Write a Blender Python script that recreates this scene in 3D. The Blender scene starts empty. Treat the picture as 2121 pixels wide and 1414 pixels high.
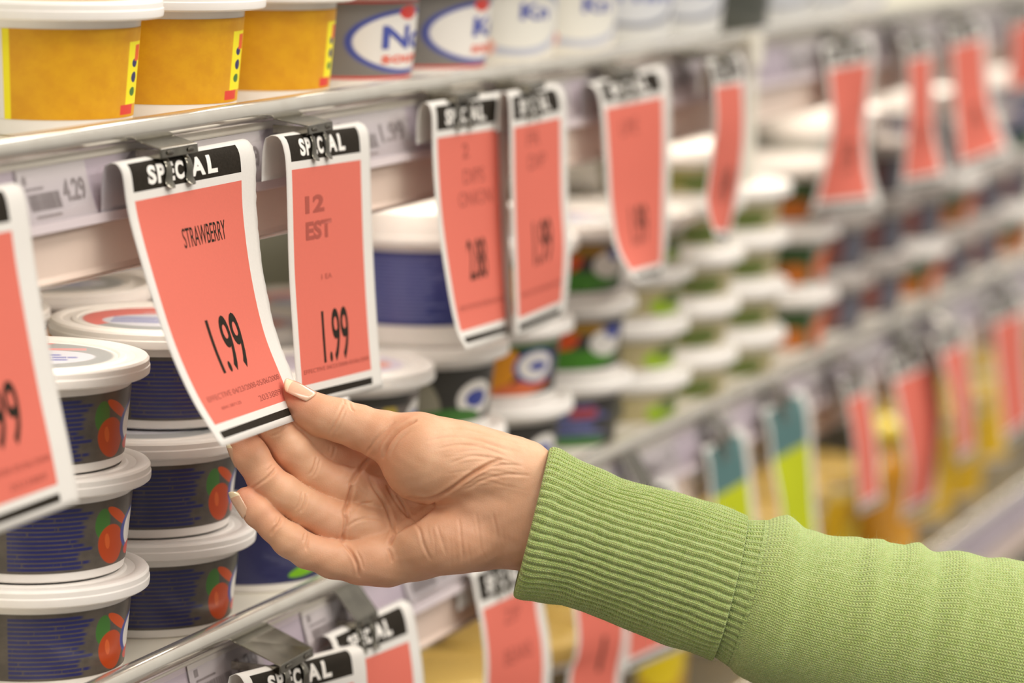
import bpy, bmesh, math, random
import numpy as np
from mathutils import Vector, Matrix
PI = math.pi
random.seed(4)
SC = bpy.context.scene
COL = SC.collection

# ------------------------------------------------------------------ camera
# world: X runs along the shelf front, Y goes into the shelf, Z is up; metres
F = 7000.0; CX, CY = 1060.5, 707.0          # focal length and centre of the 2121 x 1414 frame, in pixels
def _n(v): return v/np.linalg.norm(v)
_vx = _n(np.array([3875-CX, CY+280, F]))
_up = np.array([0.026, 1, 0.0]); _up[2] = -(_up[0]*_vx[0]+_up[1]*_vx[1])/_vx[2]; _up = _n(_up)
_x = np.array([_vx[0], _vx[1], -_vx[2]]); _z = np.array([_up[0], _up[1], -_up[2]]); _y = np.cross(_z, _x)
R = np.array([_x, _y, _z])                  # rows: world axes seen in camera axes
def ray(px, py): return R @ np.array([(px-CX)/F, (CY-py)/F, -1.0])
O = -ray(320, 266)*1.5
def at(px, py, X=None, Y=None, Z=None, d=None):
    r = ray(px, py)
    if X is not None: t = (X-O[0])/r[0]
    elif Y is not None: t = (Y-O[1])/r[1]
    elif Z is not None: t = (Z-O[2])/r[2]
    else: t = d
    return O + t*r
cam_d = bpy.data.cameras.new('camera'); cam = bpy.data.objects.new('camera', cam_d); COL.objects.link(cam)
cam_d.sensor_width = 36.0; cam_d.lens = F/2121*36.0; cam_d.clip_start = 0.05; cam_d.clip_end = 60
M4 = Matrix([[*R[0], O[0]], [*R[1], O[1]], [*R[2], O[2]], [0, 0, 0, 1]])
cam.matrix_world = M4
cam_d.dof.use_dof = True; cam_d.dof.focus_distance = 1.555
cam_d.dof.aperture_fstop = cam_d.lens/24.0
SC.camera = cam

# ------------------------------------------------------------------ light
w = bpy.data.worlds.new('store_light'); SC.world = w; w.use_nodes = True
_b = w.node_tree.nodes['Background']; _b.inputs[0].default_value = (1.0, 0.925, 0.83, 1)
_tc = w.node_tree.nodes.new('ShaderNodeTexCoord'); _sx = w.node_tree.nodes.new('ShaderNodeSeparateXYZ'); _mr = w.node_tree.nodes.new('ShaderNodeMapRange')
w.node_tree.links.new(_tc.outputs['Generated'], _sx.inputs[0]); w.node_tree.links.new(_sx.outputs[2], _mr.inputs[0])
_mr.inputs[1].default_value = -0.6; _mr.inputs[2].default_value = 0.8; _mr.inputs[3].default_value = 0.17; _mr.inputs[4].default_value = 0.85   # darker floor side, bright ceiling side
w.node_tree.links.new(_mr.outputs[0], _b.inputs[1])
def area(name, loc, target, sx, sy, power, col):
    l = bpy.data.lights.new(name, 'AREA'); l.shape = 'RECTANGLE'; l.size = sx; l.size_y = sy; l.energy = power; l.color = col
    o = bpy.data.objects.new(name, l); COL.objects.link(o); o.location = loc
    o.rotation_euler = (Vector(target)-Vector(loc)).to_track_quat('-Z', 'Y').to_euler()
    return o
area('case_lamp', (0.9, -0.45, 1.25), (0.7, 0.0, 0.0), 4.0, 0.14, 13, (1.0, 0.92, 0.83))
area('ceiling_lamp', (-0.8, -1.5, 2.0), (0.1, 0.0, -0.1), 2.4, 0.5, 24, (1.0, 0.95, 0.88))
area('ceiling_lamp', (2.0, -1.5, 2.0), (1.7, 0.0, -0.1), 2.4, 0.5, 22, (1.0, 0.93, 0.84))
area('ceiling_lamp', (0.6, -3.6, 2.0), (0.6, 0.0, -0.2), 4.5, 0.6, 70, (1.0, 0.94, 0.86))
SC.view_settings.view_transform = 'Standard'; SC.view_settings.look = 'None'
SC.view_settings.exposure = 0.0; SC.view_settings.gamma = 1.0; SC.view_settings.use_curve_mapping = False

# ------------------------------------------------------------------ object helpers
def finish(o, label=None, cat=None, group=None, kind=None):
    if label: o['label'] = label
    if cat: o['category'] = cat
    if group: o['group'] = group
    if kind: o['kind'] = kind
    return o
def empty(name, loc=(0, 0, 0), rz=0, **k):
    o = bpy.data.objects.new(name, None); o.empty_display_size = 0.02; COL.objects.link(o)
    o.location = loc; o.rotation_euler = (0, 0, rz); return finish(o, **k)
def mesh(name, verts, faces, mats, parent=None, midx=None, smooth=True, uv=None, **k):
    me = bpy.data.meshes.new(name); me.from_pydata([tuple(v) for v in verts], [], [tuple(f) for f in faces]); me.update()
    o = bpy.data.objects.new(name, me); COL.objects.link(o)
    for m in (mats if isinstance(mats, (list, tuple)) else [mats]): me.materials.append(m)
    if midx is not None: me.polygons.foreach_set('material_index', np.array(midx, dtype=np.int32))
    me.polygons.foreach_set('use_smooth', np.full(len(me.polygons), bool(smooth)))
    if uv is not None:
        l = me.uv_layers.new(name='UVMap'); vi = np.empty(len(me.loops), dtype=np.int32); me.loops.foreach_get('vertex_index', vi)
        l.data.foreach_set('uv', np.asarray(uv, dtype=np.float32)[vi].ravel())
    if parent: o.parent = parent
    return finish(o, **k)
class MB:
    def __init__(s): s.v = []; s.f = []; s.m = []
    def add(s, v, f, m=0):
        b = len(s.v); s.v += [tuple(p) for p in v]; s.f += [tuple(i+b for i in q) for q in f]; s.m += [m]*len(f); return s
    def box(s, a, b, m=0):
        x0, y0, z0 = a; x1, y1, z1 = b
        v = [(x0, y0, z0), (x1, y0, z0), (x1, y1, z0), (x0, y1, z0), (x0, y0, z1), (x1, y0, z1), (x1, y1, z1), (x0, y1, z1)]
        return s.add(v, [(0, 3, 2, 1), (4, 5, 6, 7), (0, 1, 5, 4), (1, 2, 6, 5), (2, 3, 7, 6), (3, 0, 4, 7)], m)
    def extrude_x(s, prof, x0, x1, m=0, closed=True):
        n = len(prof); v = [(x0, y, z) for y, z in prof]+[(x1, y, z) for y, z in prof]
        f = [(i, (i+1) % n, (i+1) % n+n, i+n) for i in range(n if closed else n-1)]
        if closed: f += [tuple(range(n-1, -1, -1)), tuple(range(n, 2*n))]
        return s.add(v, f, m)
    def build(s, name, mats, parent=None, smooth=False, **k):
        return mesh(name, s.v, s.f, mats, parent, s.m, smooth, **k)
def bevel(o, w=0.0006, seg=2):
    b = o.modifiers.new('bevel', 'BEVEL'); b.width = w; b.segments = seg; b.limit_method = 'ANGLE'; b.angle_limit = 0.6; return o
def autosmooth(o, ang=0.7):
    me = o.data; bm = bmesh.new(); bm.from_mesh(me)
    for f in bm.faces: f.smooth = True
    for e in bm.edges: e.smooth = not (len(e.link_faces) == 2 and e.calc_face_angle(0) > ang)
    bm.to_mesh(me); bm.free(); return o
def copy_tree(o, parent=None):
    c = o.copy(); COL.objects.link(c); c.parent = parent
    for ch in o.children: copy_tree(ch, c)
    return c
def lathe(prof, n=72):
    """rings of (r, z); r = 0 closes the end. Returns verts, faces, uv(angle/2pi, arc)"""
    v = []; f = []; uv = []
    for j, (r, z) in enumerate(prof):
        for i in range(n):
            a = 2*PI*i/n; v.append((r*math.cos(a), r*math.sin(a), z)); uv.append((i/n, z))
    for j in range(len(prof)-1):
        for i in range(n):
            k = (i+1) % n; f.append((j*n+i, j*n+k, (j+1)*n+k, (j+1)*n+i))
    return v, f

# ------------------------------------------------------------------ materials
def srgb(r, g, b):
    f = lambda c: (c/255/12.92) if c/255 <= 0.04045 else ((c/255+0.055)/1.055)**2.4
    return (f(r), f(g), f(b), 1)
class NT:
    """small expression builder over one material's node tree"""
    def __init__(s, name):
        s.mat = bpy.data.materials.new(name); s.mat.use_nodes = True; s.t = s.mat.node_tree; s.b = s.t.nodes['Principled BSDF']
    def put(s, sock, v):
        if isinstance(v, bpy.types.NodeSocket): s.t.links.new(v, sock)
        elif v is not None:
            try: sock.default_value = v
            except Exception: sock.default_value = tuple(v)[:3]
    def new(s, t, **k):
        n = s.t.nodes.new(t)
        for a, b in k.items(): setattr(n, a, b)
        return n
    def m(s, op, a, b=None, c=None, clamp=False):
        n = s.new('ShaderNodeMath', operation=op, use_clamp=clamp); s.put(n.inputs[0], a)
        if b is not None: s.put(n.inputs[1], b)
        if c is not None: s.put(n.inputs[2], c)
        return n.outputs[0]
    def mix(s, f, a, b):
        n = s.new('ShaderNodeMix', data_type='RGBA'); s.put(n.inputs[0], f); s.put(n.inputs[6], a); s.put(n.inputs[7], b); return n.outputs[2]
    def uv(s):
        n = s.new('ShaderNodeUVMap'); n.uv_map = 'UVMap'; x = s.new('ShaderNodeSeparateXYZ'); s.t.links.new(n.outputs[0], x.inputs[0]); return x.outputs[0], x.outputs[1]
    def vec(s, x, y, z=0.0):
        n = s.new('ShaderNodeCombineXYZ'); s.put(n.inputs[0], x); s.put(n.inputs[1], y); s.put(n.inputs[2], z); return n.outputs[0]
    def obj(s): return s.new('ShaderNodeTexCoord').outputs['Object']
    def noise(s, vec, scale, detail=3, rough=0.5):
        n = s.new('ShaderNodeTexNoise'); s.put(n.inputs['Vector'], vec); n.inputs['Scale'].default_value = scale; n.inputs['Detail'].default_value = detail; n.inputs['Roughness'].default_value = rough; return n.outputs[0]
    def step(s, v, e, soft=0.02):       # 0 below e, 1 above
        n = s.new('ShaderNodeMapRange', interpolation_type='SMOOTHSTEP'); s.put(n.inputs[0], v); n.inputs[1].default_value = e-soft; n.inputs[2].default_value = e+soft; return n.outputs[0]
    def ell(s, x, y, cx, cy, rx, ry, soft=0.06, rot=0):
        dx = s.m('SUBTRACT', x, cx); dy = s.m('SUBTRACT', y, cy)
        if rot:
            c, q = math.cos(rot), math.sin(rot)
            dx, dy = s.m('ADD', s.m('MULTIPLY', dx, c), s.m('MULTIPLY', dy, q)), s.m('SUBTRACT', s.m('MULTIPLY', dy, c), s.m('MULTIPLY', dx, q))
        a = s.m('DIVIDE', dx, rx); b = s.m('DIVIDE', dy, ry)
        d = s.m('ADD', s.m('MULTIPLY', a, a), s.m('MULTIPLY', b, b))
        return s.m('SUBTRACT', 1.0, s.step(d, 1.0, soft))
    def rect(s, x, y, x0, x1, y0, y1, soft=0.004):
        a = s.m('MULTIPLY', s.step(x, x0, soft), s.m('SUBTRACT', 1.0, s.step(x, x1, soft)))
        b = s.m('MULTIPLY', s.step(y, y0, soft), s.m('SUBTRACT', 1.0, s.step(y, y1, soft)))
        return s.m('MULTIPLY', a, b)
    def bump(s, h, strength=0.3, dist=0.001):
        n = s.new('ShaderNodeBump'); n.inputs['Strength'].default_value = strength; n.inputs['Distance'].default_value = dist
        s.put(n.inputs['Height'], h); s.t.links.new(n.outputs[0], s.b.inputs['Normal']); return n
    def out(s, col=None, rough=0.5, metal=0, spec=None, sss=0, sssr=None, coat=0):
        if col is not None: s.put(s.b.inputs['Base Color'], col)
        s.put(s.b.inputs['Roughness'], rough); s.b.inputs['Metallic'].default_value = metal
        if spec is not None: s.b.inputs['Specular IOR Level'].default_value = spec
        if sss:
            s.b.inputs['Subsurface Weight'].default_value = sss; s.b.inputs['Subsurface Scale'].default_value = 0.01
            if sssr: s.b.inputs['Subsurface Radius'].default_value = sssr
        if coat: s.b.inputs['Coat Weight'].default_value = coat; s.b.inputs['Coat Roughness'].default_value = 0.15
        return s.mat
def plain(name, col, rough=0.5, metal=0, **k): return NT(name).out(col, rough, metal, **k)
def mottled(name, c1, c2, scale, rough=0.5, metal=0, bump=0.0, **k):
    n = NT(name); h = n.noise(n.obj(), scale, 5); c = n.mix(n.step(h, 0.5, 0.18), c1, c2)
    if bump: n.bump(h, bump, 0.0005)
    return n.out(c, rough, metal, **k)
MAT = {}
MAT['white_plastic'] = mottled('white_plastic', srgb(236, 231, 226), srgb(242, 238, 233), 30, 0.34, sss=0.12, sssr=(1, .9, .8))
MAT['cream_paint'] = mottled('cream_paint', srgb(226, 220, 204), srgb(232, 227, 212), 12, 0.3, coat=0.3)
MAT['panel_paint'] = mottled('panel_paint', srgb(220, 198, 184), srgb(226, 206, 192), 10, 0.38, coat=0.25)
MAT['chrome'] = mottled('chrome', srgb(232, 229, 222), srgb(240, 237, 230), 60, 0.13, 1.0)
MAT['steel'] = mottled('steel', srgb(128, 124, 114), srgb(150, 146, 134), 90, 0.13, 1.0, bump=0.02)
MAT['back_wall'] = mottled('back_wall', srgb(198, 200, 184), srgb(206, 208, 190), 6, 0.55)
MAT['floor'] = mottled('floor_tile', srgb(92, 86, 84), srgb(104, 98, 94), 8, 0.35)
MAT['channel'] = mottled('channel_grey', srgb(206, 194, 198), srgb(216, 204, 206), 9, 0.4)
MAT['paper'] = mottled('tag_paper', srgb(238, 235, 231), srgb(243, 240, 236), 400, 0.72, bump=0.05)
MAT['ink'] = mottled('ink_black', srgb(34, 29, 22), srgb(42, 37, 30), 900, 0.75, spec=.12)
MAT['letter_white'] = plain('letter_white', srgb(236, 232, 226), 0.7)
MAT['label_white'] = plain('label_white', srgb(216, 210, 202), 0.6)
MAT['label_grey'] = plain('label_grey', srgb(150, 142, 134), 0.6)
MAT['fine_print'] = plain('fine_print', srgb(164, 74, 60), 0.7)
def paper_mat(name, c):
    n = NT(name); h = n.noise(n.obj(), 900, 4); h2 = n.noise(n.obj(), 60, 2)
    n.bump(n.m('ADD', n.m('MULTIPLY', h, 0.4), h2), 0.10, 0.0004)
    col = n.mix(n.step(h, 0.5, 0.2), tuple(x*0.97 for x in c[:3])+(1,), c)
    n.out(col, 0.72, spec=0.25)
    tr = n.new('ShaderNodeBsdfTranslucent'); n.put(tr.inputs[0], col); mx = n.new('ShaderNodeMixShader'); mx.inputs[0].default_value = 0.22
    n.t.links.new(n.b.outputs[0], mx.inputs[1]); n.t.links.new(tr.outputs[0], mx.inputs[2]); n.t.links.new(mx.outputs[0], n.t.nodes['Material Output'].inputs[0])
    return n.mat
MAT['tag_red'] = paper_mat('tag_red', srgb(231, 123, 106))
MAT['tag_white'] = paper_mat('tag_white', srgb(236, 233, 228))
MAT['tag_lime'] = paper_mat('tag_lime', srgb(196, 206, 30))
MAT['tag_teal'] = paper_mat('tag_teal', srgb(92, 128, 128))
def clear_mat():
    n = NT('clear_plastic'); gl = n.new('ShaderNodeBsdfGlossy'); gl.inputs['Roughness'].default_value = 0.08
    tr = n.new('ShaderNodeBsdfTransparent'); tr.inputs[0].default_value = (0.93, 0.92, 0.95, 1)
    fr = n.new('ShaderNodeLayerWeight'); fr.inputs[0].default_value = 0.5; mx = n.new('ShaderNodeMixShader')
    n.t.links.new(n.m('ADD', n.m('MULTIPLY', n.m('POWER', fr.outputs[1], 5.0), 0.8), 0.03), mx.inputs[0]); n.t.links.new(tr.outputs[0], mx.inputs[1]); n.t.links.new(gl.outputs[0], mx.inputs[2])
    n.t.links.new(mx.outputs[0], n.t.nodes['Material Output'].inputs[0]); return n.mat
MAT['clear'] = clear_mat()

# ------------------------------------------------------------------ lettering (mesh letters, cut fine enough to follow a curved surface)
def letters(text, x0, x1, y0, y1, bold=0.0, cell=0.002):
    """mesh of a text fitted into the box, as (verts2d, faces); y up"""
    cu = bpy.data.curves.new('t', 'FONT'); cu.body = text; cu.offset = bold; cu.resolution_u = 4
    ob = bpy.data.objects.new('t', cu); COL.objects.link(ob)
    me = bpy.data.meshes.new_from_object(ob.evaluated_get(bpy.context.evaluated_depsgraph_get()))
    bpy.data.objects.remove(ob); bpy.data.curves.remove(cu)
    co = np.array([v.co[:] for v in me.vertices]); mn, mx = co.min(0), co.max(0)
    for v in me.vertices:
        v.co.x = x0+(v.co.x-mn[0])/(mx[0]-mn[0])*(x1-x0); v.co.y = y0+(v.co.y-mn[1])/(mx[1]-mn[1])*(y1-y0); v.co.z = 0
    bm = bmesh.new(); bm.from_mesh(me); bpy.data.meshes.remove(me)
    bmesh.ops.remove_doubles(bm, verts=bm.verts[:], dist=1e-6)
    if cell:
        for k in range(1, int((x1-x0)/cell)+1):
            bmesh.ops.bisect_plane(bm, geom=bm.verts[:]+bm.edges[:]+bm.faces[:], plane_co=(x0+k*cell, 0, 0), plane_no=(1, 0, 0))
        for k in range(1, int((y1-y0)/cell)+1):
            bmesh.ops.bisect_plane(bm, geom=bm.verts[:]+bm.edges[:]+bm.faces[:], plane_co=(0, y0+k*cell, 0), plane_no=(0, 1, 0))
    bm.verts.ensure_lookup_table(); bm.verts.index_update()
    v = [(p.co.x, p.co.y) for p in bm.verts]; f = [[q.index for q in g.verts] for g in bm.faces]; bm.free()
    return v, f
MAT['bead'] = mottled('bead_metal', srgb(238, 233, 222), srgb(245, 241, 231), 40, 0.15, 0.86)
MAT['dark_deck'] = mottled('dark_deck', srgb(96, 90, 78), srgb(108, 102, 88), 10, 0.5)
# ------------------------------------------------------------------ setting
ZS = [0.0, -0.247, -0.4685, -0.72]
LEVEL = ['top', 'middle', 'lower', 'bottom']
m = MB(); m.box((-1.2, 0.46, -0.95), (4.2, 0.5, 0.6)); m.build('wall_back', MAT['back_wall'], kind='structure')
m = MB(); m.box((-2.0, -2.6, -0.97), (5.0, 0.5, -0.95)); m.build('floor', MAT['floor'], kind='structure')
def arc(cy, cz, r, a0, a1, n):
    return [(cy+r*math.cos(math.radians(a0+(a1-a0)*i/n)), cz+r*math.sin(math.radians(a0+(a1-a0)*i/n))) for i in range(n+1)]
def shelf(level, x0, x1, lab):
    z = ZS[level]
    t = empty('shelf', (x0, 0, z), label=lab, cat='shelf', group='white shelves of the dairy case')
    L = x1-x0
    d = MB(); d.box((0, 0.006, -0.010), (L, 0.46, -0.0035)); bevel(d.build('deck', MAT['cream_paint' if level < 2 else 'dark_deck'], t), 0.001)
    b = MB(); b.extrude_x(arc(0.0034, 0.0, 0.0055, 0, 360, 28)[:-1], 0, L); autosmooth(b.build('edge_bead', MAT['bead'], t))
    # concave price channel: bead -> back -> little lip at the bottom
    p = [(0.0045, -0.004), (0.0075, -0.008), (0.0066, -0.014), (0.0052, -0.020), (0.0032, -0.027), (0.0008, -0.0335), (-0.0012, -0.035), (-0.0014, -0.0325), (-0.0026, -0.0325), (-0.003, -0.0365), (0.003, -0.0385), (0.010, -0.034), (0.011, -0.018), (0.010, -0.006)]
    c = MB(); c.extrude_x(p, 0, L); autosmooth(c.build('price_channel', MAT['channel'], t), 0.5)
    f = MB(); f.extrude_x([(0.003, -0.0385), (0.003, -0.057), (0.0015, -0.059), (0.0015, -0.0602), (0.006, -0.0602), (0.006, -0.0385)], 0, L)
    f.build('front_panel', MAT['panel_paint'], t)
    g = MB(); g.extrude_x(arc(0.0012, -0.0602, 0.0009, 0, 360, 10)[:-1], 0, L); autosmooth(g.build('panel_hem', MAT['chrome'], t))
    cv = MB(); q = arc(0.020, -0.0205, 0.0245, 150, 211, 12); q2 = arc(0.020, -0.0205, 0.0242, 211, 150, 12)
    cv.extrude_x(q+q2, 0.002, L-0.002); autosmooth(cv.build('channel_cover', MAT['clear'], t), 0.9)
    lp = MB(); lp.box((0.01, 0.012, -0.034), (L-.01, 0.040, -0.012)); bevel(lp.build('lamp_housing', MAT['cream_paint'], t), 0.002)
    return t
for i in range(4):
    for k, (x0, x1) in enumerate([(-0.55, 0.866), (0.870, 2.10), (2.104, 3.6)]):
        if i == 3 and k == 2: continue
        shelf(i, x0, x1, '%s cream case shelf, %s' % (LEVEL[i].replace('top', 'uppermost').replace('bottom', 'lowest'),
              ['section behind the hand and strawberry tag', 'section just right of the upright post', 'section at the far right end'][k]))
# upright between the shelf sections
t = empty('shelf_upright', (0.868, 0, -0.9), label='narrow cream upright post between two shelf sections', cat='upright post')
m = MB(); m.extrude_x([(-0.004, 0.8), (-0.004, 0.9), (0.02, 0.9), (0.02, 0.8)], -0.008, 0.008); bevel(m.build('post', MAT['cream_paint'], t))
m = MB(); m.box((-0.011, -0.006, 0.880), (0.011, -0.002, 0.902)); bevel(m.build('bracket_cap', MAT['cream_paint'], t))

for z_, e_ in ((ZS[0], 3.1), (ZS[1], 2.6)):         # slim strip lamps in the housings under the shelves
    area('shelf_lamp', (1.5, 0.026, z_-0.0352), (1.5, 0.10, z_-0.5), 4.0, 0.02, e_, (1.0, 0.91, 0.80))
# ------------------------------------------------------------------ hanging paper tags
def dense(P):
    P = np.array(P, float); Q = []; m_ = len(P)
    for i in range(m_-1):
        p0, p1, p2, p3 = P[max(i-1, 0)], P[i], P[i+1], P[min(i+2, m_-1)]
        for t in np.linspace(0, 1, 12, endpoint=False):
            Q.append(0.5*((2*p1)+(-p0+p2)*t+(2*p0-5*p1+4*p2-p3)*t*t+(-p0+3*p1-3*p2+p3)*t**3))
    Q.append(P[-1]); Q = np.array(Q)
    return Q, np.r_[0, np.cumsum(np.linalg.norm(np.diff(Q, axis=0), axis=1))]
class Sheet:
    """paper between a left and a right edge curve; v is the arc length from the top fold, negative on the back leg"""
    def __init__(s, L, Rr, backL, backR, bow=0.0, tl=0.1355):
        s.L, s.sl = dense(L); s.R, s.sr = dense(Rr); s.bow = bow
        s.len = min((s.sl[-1]+s.sr[-1])/2, 10); s.bL, s.tL = dense(backL); s.bR, s.tR = dense(backR)
        s.k = s.len/tl; s.back = (s.tL[-1]+s.tR[-1])/2
    def raw(s, u, v):
        if v >= 0:
            g = v*s.k/s.len
            l = [np.interp(g*s.sl[-1], s.sl, s.L[:, i]) for i in range(3)]; r = [np.interp(g*s.sr[-1], s.sr, s.R[:, i]) for i in range(3)]
        else:
            g = min(-v/s.back, 1)
            l = [np.interp(g*s.tL[-1], s.tL, s.bL[:, i]) for i in range(3)]; r = [np.interp(g*s.tR[-1], s.tR, s.bR[:, i]) for i in range(3)]
        return (1-u)*np.array(l)+u*np.array(r)
    def nrm(s, u, v):
        a = s.raw(min(u+.02, 1), v)-s.raw(max(u-.02, 0), v); b = s.raw(u, v+.0008)-s.raw(u, v-.0008)
        n = np.cross(b, a); return n/(np.linalg.norm(n)+1e-12)
    def P(s, u, v, off=0.0):
        p = s.raw(u, v); n = s.nrm(u, v)
        return p+n*(off+s.bow*math.sin(PI*u)*min(1, abs(v)/0.03))
def build_tag(name, S, spec, body='tag_red', head='ink', label=None, group=None, prongs=(0.312, 0.466), clip=True, clip_label=None, ntext=True, W=0.128, torn=0.0):
    us = [0, .03, .06]+list(np.linspace(.06, .88, 15)[1:])+[.91, .94, .97, 1]
    vs = list(np.linspace(-S.back, 0, 8))+[.001, .0025, .004]+list(np.linspace(.004, .0171, 7)[1:])+[.0209]+list(np.linspace(.0209, .1252, 36)[1:])+[.1288, .1323, .1355]
    V = []; Fc = []; MI = []; nu = len(us)
    rnd = random.Random(len(name)+int(S.L[0][0]*999))
    for v in vs:
        for u in us:
            uu = u
            if torn and u == 1: uu = 1+rnd.uniform(-1, 1)*torn
            V.append(S.P(uu, v))
    for j in range(len(vs)-1):
        for i in range(nu-1):
            Fc.append((j*nu+i, (j+1)*nu+i, (j+1)*nu+i+1, j*nu+i+1))
            uc = (us[i]+us[i+1])/2; vc = (vs[j]+vs[j+1])/2; inn = .06 < uc < .88; q = 0
            if inn and .004 < vc < .0171: q = 2 if head == 'ink' else 5
            if inn and .0209 < vc < .1252: q = 1 if (head == 'ink' or vc > .045) else 5
            if head != 'ink' and .0171 < vc < .0209 and inn: q = 5
            if .085 < uc < .88 and .1288 < vc < .1323: q = 2
            MI.append(q)
    mb = MB(); mb.v = [tuple(p) for p in V]; mb.f = list(Fc); mb.m = list(MI)
    # back side of the sheet
    nb = len(V); k = 0
    for v in vs:
        for u in us: mb.v.append(tuple(V[k]-S.nrm(min(u, 1), v)*0.00022)); k += 1
    mb.f += [tuple(i+nb for i in reversed(q)) for q in Fc]; mb.m += [0]*len(Fc)
    nv = len(vs)
    for j in range(nv-1):
        for c in (0, nu-1):
            a, b = j*nu+c, (j+1)*nu+c; mb.f.append((a, b, b+nb, a+nb) if c else (b, a, a+nb, b+nb)); mb.m.append(0)
    for i in range(nu-1):
        for r_ in (0, nv-1):
            a, b = r_*nu+i, r_*nu+i+1; mb.f.append((b, a, a+nb, b+nb)); mb.m.append(0)
    for txt, x0, x1, v0, v1, mi, bold in spec:      # x in u units, v down
        lv, lf = letters(txt, x0*W, x1*W, -v1, -v0, bold, 0.0022 if clip != 'far' else 0.005)
        mb.add([S.P(x/W, -y, 0.00012) for x, y in lv], [tuple(q) for q in lf], mi)
    o = mb.build(name, [MAT['tag_white'], MAT[body], MAT['ink'], MAT['letter_white'], MAT['fine_print'], MAT[head if head != 'ink' else 'paper']], smooth=True, label=label, cat='price tag', group=group)
    # letters were wound either way: keep them facing out
    if not clip: return o
    # spring clip hooked over the shelf edge: bracket + two prongs pressing on the paper
    uc = (prongs[0]+prongs[1])/2; hw = 0.0175
    A = S.P(uc-hw/W, 0); B = S.P(uc+hw/W, 0); ctr = (A+B)/2
    shelf_z = min(ZS, key=lambda q: abs(q-ctr[2]-0.01))
    e = empty('tag_clip', tuple((ctr[0], 0, shelf_z)), label=clip_label, cat='clip', group='sprung metal clips holding the tags')
    def loc(p): return (p[0]-ctr[0], p[1], p[2]-shelf_z)
    yf = ctr[1]-0.0075; zt = ctr[2]+0.0035-shelf_z; x0, x1 = A[0]-ctr[0], B[0]-ctr[0]
    yA, yB = A[1]-0.0075, B[1]-0.0075
    def sl(x, y): return y+((yA+(yB-yA)*(x-x0)/(x1-x0))-yf)
    bk = MB()
    for (ya, za, yb, zb, th) in [(0.002, -0.0035, yf, zt, 0.0007)]:
        v = [(x0, ya, za), (x1, ya, za), (x1, sl(x1, yb), zb), (x0, sl(x0, yb), zb)]
        v += [(a, b, c-th) for a, b, c in v]; bk.add(v, [(0, 1, 2, 3), (7, 6, 5, 4), (0, 4, 5, 1), (1, 5, 6, 2), (2, 6, 7, 3), (3, 7, 4, 0)])
    v = [(x0, sl(x0, yf), zt), (x1, sl(x1, yf), zt), (x1, sl(x1, yf)-0.0006, zt-0.0042), (x0, sl(x0, yf)-0.0006, zt-0.0042)]
    v += [(a, b+0.0006, c) for a, b, c in v]; bk.add(v, [(3, 2, 1, 0), (4, 5, 6, 7), (0, 1, 5, 4), (1, 2, 6, 5), (2, 3, 7, 6), (3, 0, 4, 7)])
    # folded side ear on the near side
    bk.box((x0-0.0006, sl(x0, yf), zt-0.0045), (x0, 0.0, zt-0.0004))
    bevel(bk.build('bracket', MAT['steel'], e), 0.0004)
    for pu in prongs:
        pts = []; vt = [(.001, .0016), (.0035, .0006), (.0065, .0016), (.010, .0018), (.0135, .0008), (.0155, .0007), (.0172, .0017), (.0182, .0028)]
        wd = [.0036, .0031, .0025, .0028, .0035, .004, .004, .0016]
        px = S.P(pu, 0)[0]-ctr[0]
        rows = [[(px-.0036, sl(px, yf)-0.0007, zt-0.001), (px+.0036, sl(px, yf)-0.0007, zt-0.001)], [(px-.003, sl(px, yf)-0.0009, zt-0.0038), (px+.003, sl(px, yf)-0.0009, zt-0.0038)]]
        for (vv, of), hw_ in zip(vt[1:], wd[1:]): rows.append([loc(S.P(pu-hw_/W, vv, of)), loc(S.P(pu+hw_/W, vv, of))])
        vv_ = []; ff = []
        for q in rows:
            a, b = np.array(q[0]), np.array(q[1]); vv_ += [a, (a+b)/2+np.array([0, -.0002, 0]), b]
        for j in range(len(rows)-1):
            for i in range(2): ff.append((j*3+i, (j+1)*3+i, (j+1)*3+i+1, j*3+i+1))
        p = mesh('prong', vv_, ff, MAT['steel'], e); sm = p.modifiers.new('thick', 'SOLIDIFY'); sm.thickness = 0.0005; sm.offset = 0
        ss = p.modifiers.new('round', 'SUBSURF'); ss.levels = ss.render_levels = 2
    return o
def head_text(): return [(c, a, b, .0065, .0150, 3, .045) for c, a, b in (('S', .172, .232), ('P', .243, .298), ('E', .318, .366), ('C', .374, .438), ('I', .458, .476), ('A', .492, .600), ('L', .618, .694))]
FINE = [('EFFECTIVE 04/23/2008-05/06/2008', .12, .86, .1122, .1148, 4, 0), ('0041387125', .2, .4, .1184, .1198, 4, 0), ('2033889', .58, .82, .1190, .1218, 4, 0)]
def price(t, u0=.37, u1=.66, v0=.0790, v1=.1050, b=.012): return [(t, u0, u1, v0, v1, 2, b)]
def tag_px(Lp, Rp, YL=-.005, YR=-.005, foot=None, back=(0.0045, 0.022), **k):
    """edge curves given where the photo shows them, each edge hanging in its own plane across the shelf"""
    L0 = at(*Lp[0], Y=YL); R0 = at(*Rp[0], Y=YR)
    L = [at(*p, X=L0[0]) for p in Lp]; Rr = [at(*p, X=R0[0]) for p in Rp]
    dy, dz = back
    bl = [L0+np.array([0, y, z]) for y, z in ((0, 0), (dy*.6, -.0012), (dy*.95, -dz*.4), (dy, -dz))]
    br = [R0+np.array([0, y, z]) for y, z in ((0, 0), (dy*.6, -.0012), (dy*.95, -dz*.4), (dy, -dz))]
    return Sheet(L, Rr, bl, br, k.get('bow', 0.0))
GT = 'red special-offer tags clipped along the upper shelf edge'
GM = 'red special-offer tags clipped along the middle shelf edge'
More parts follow.
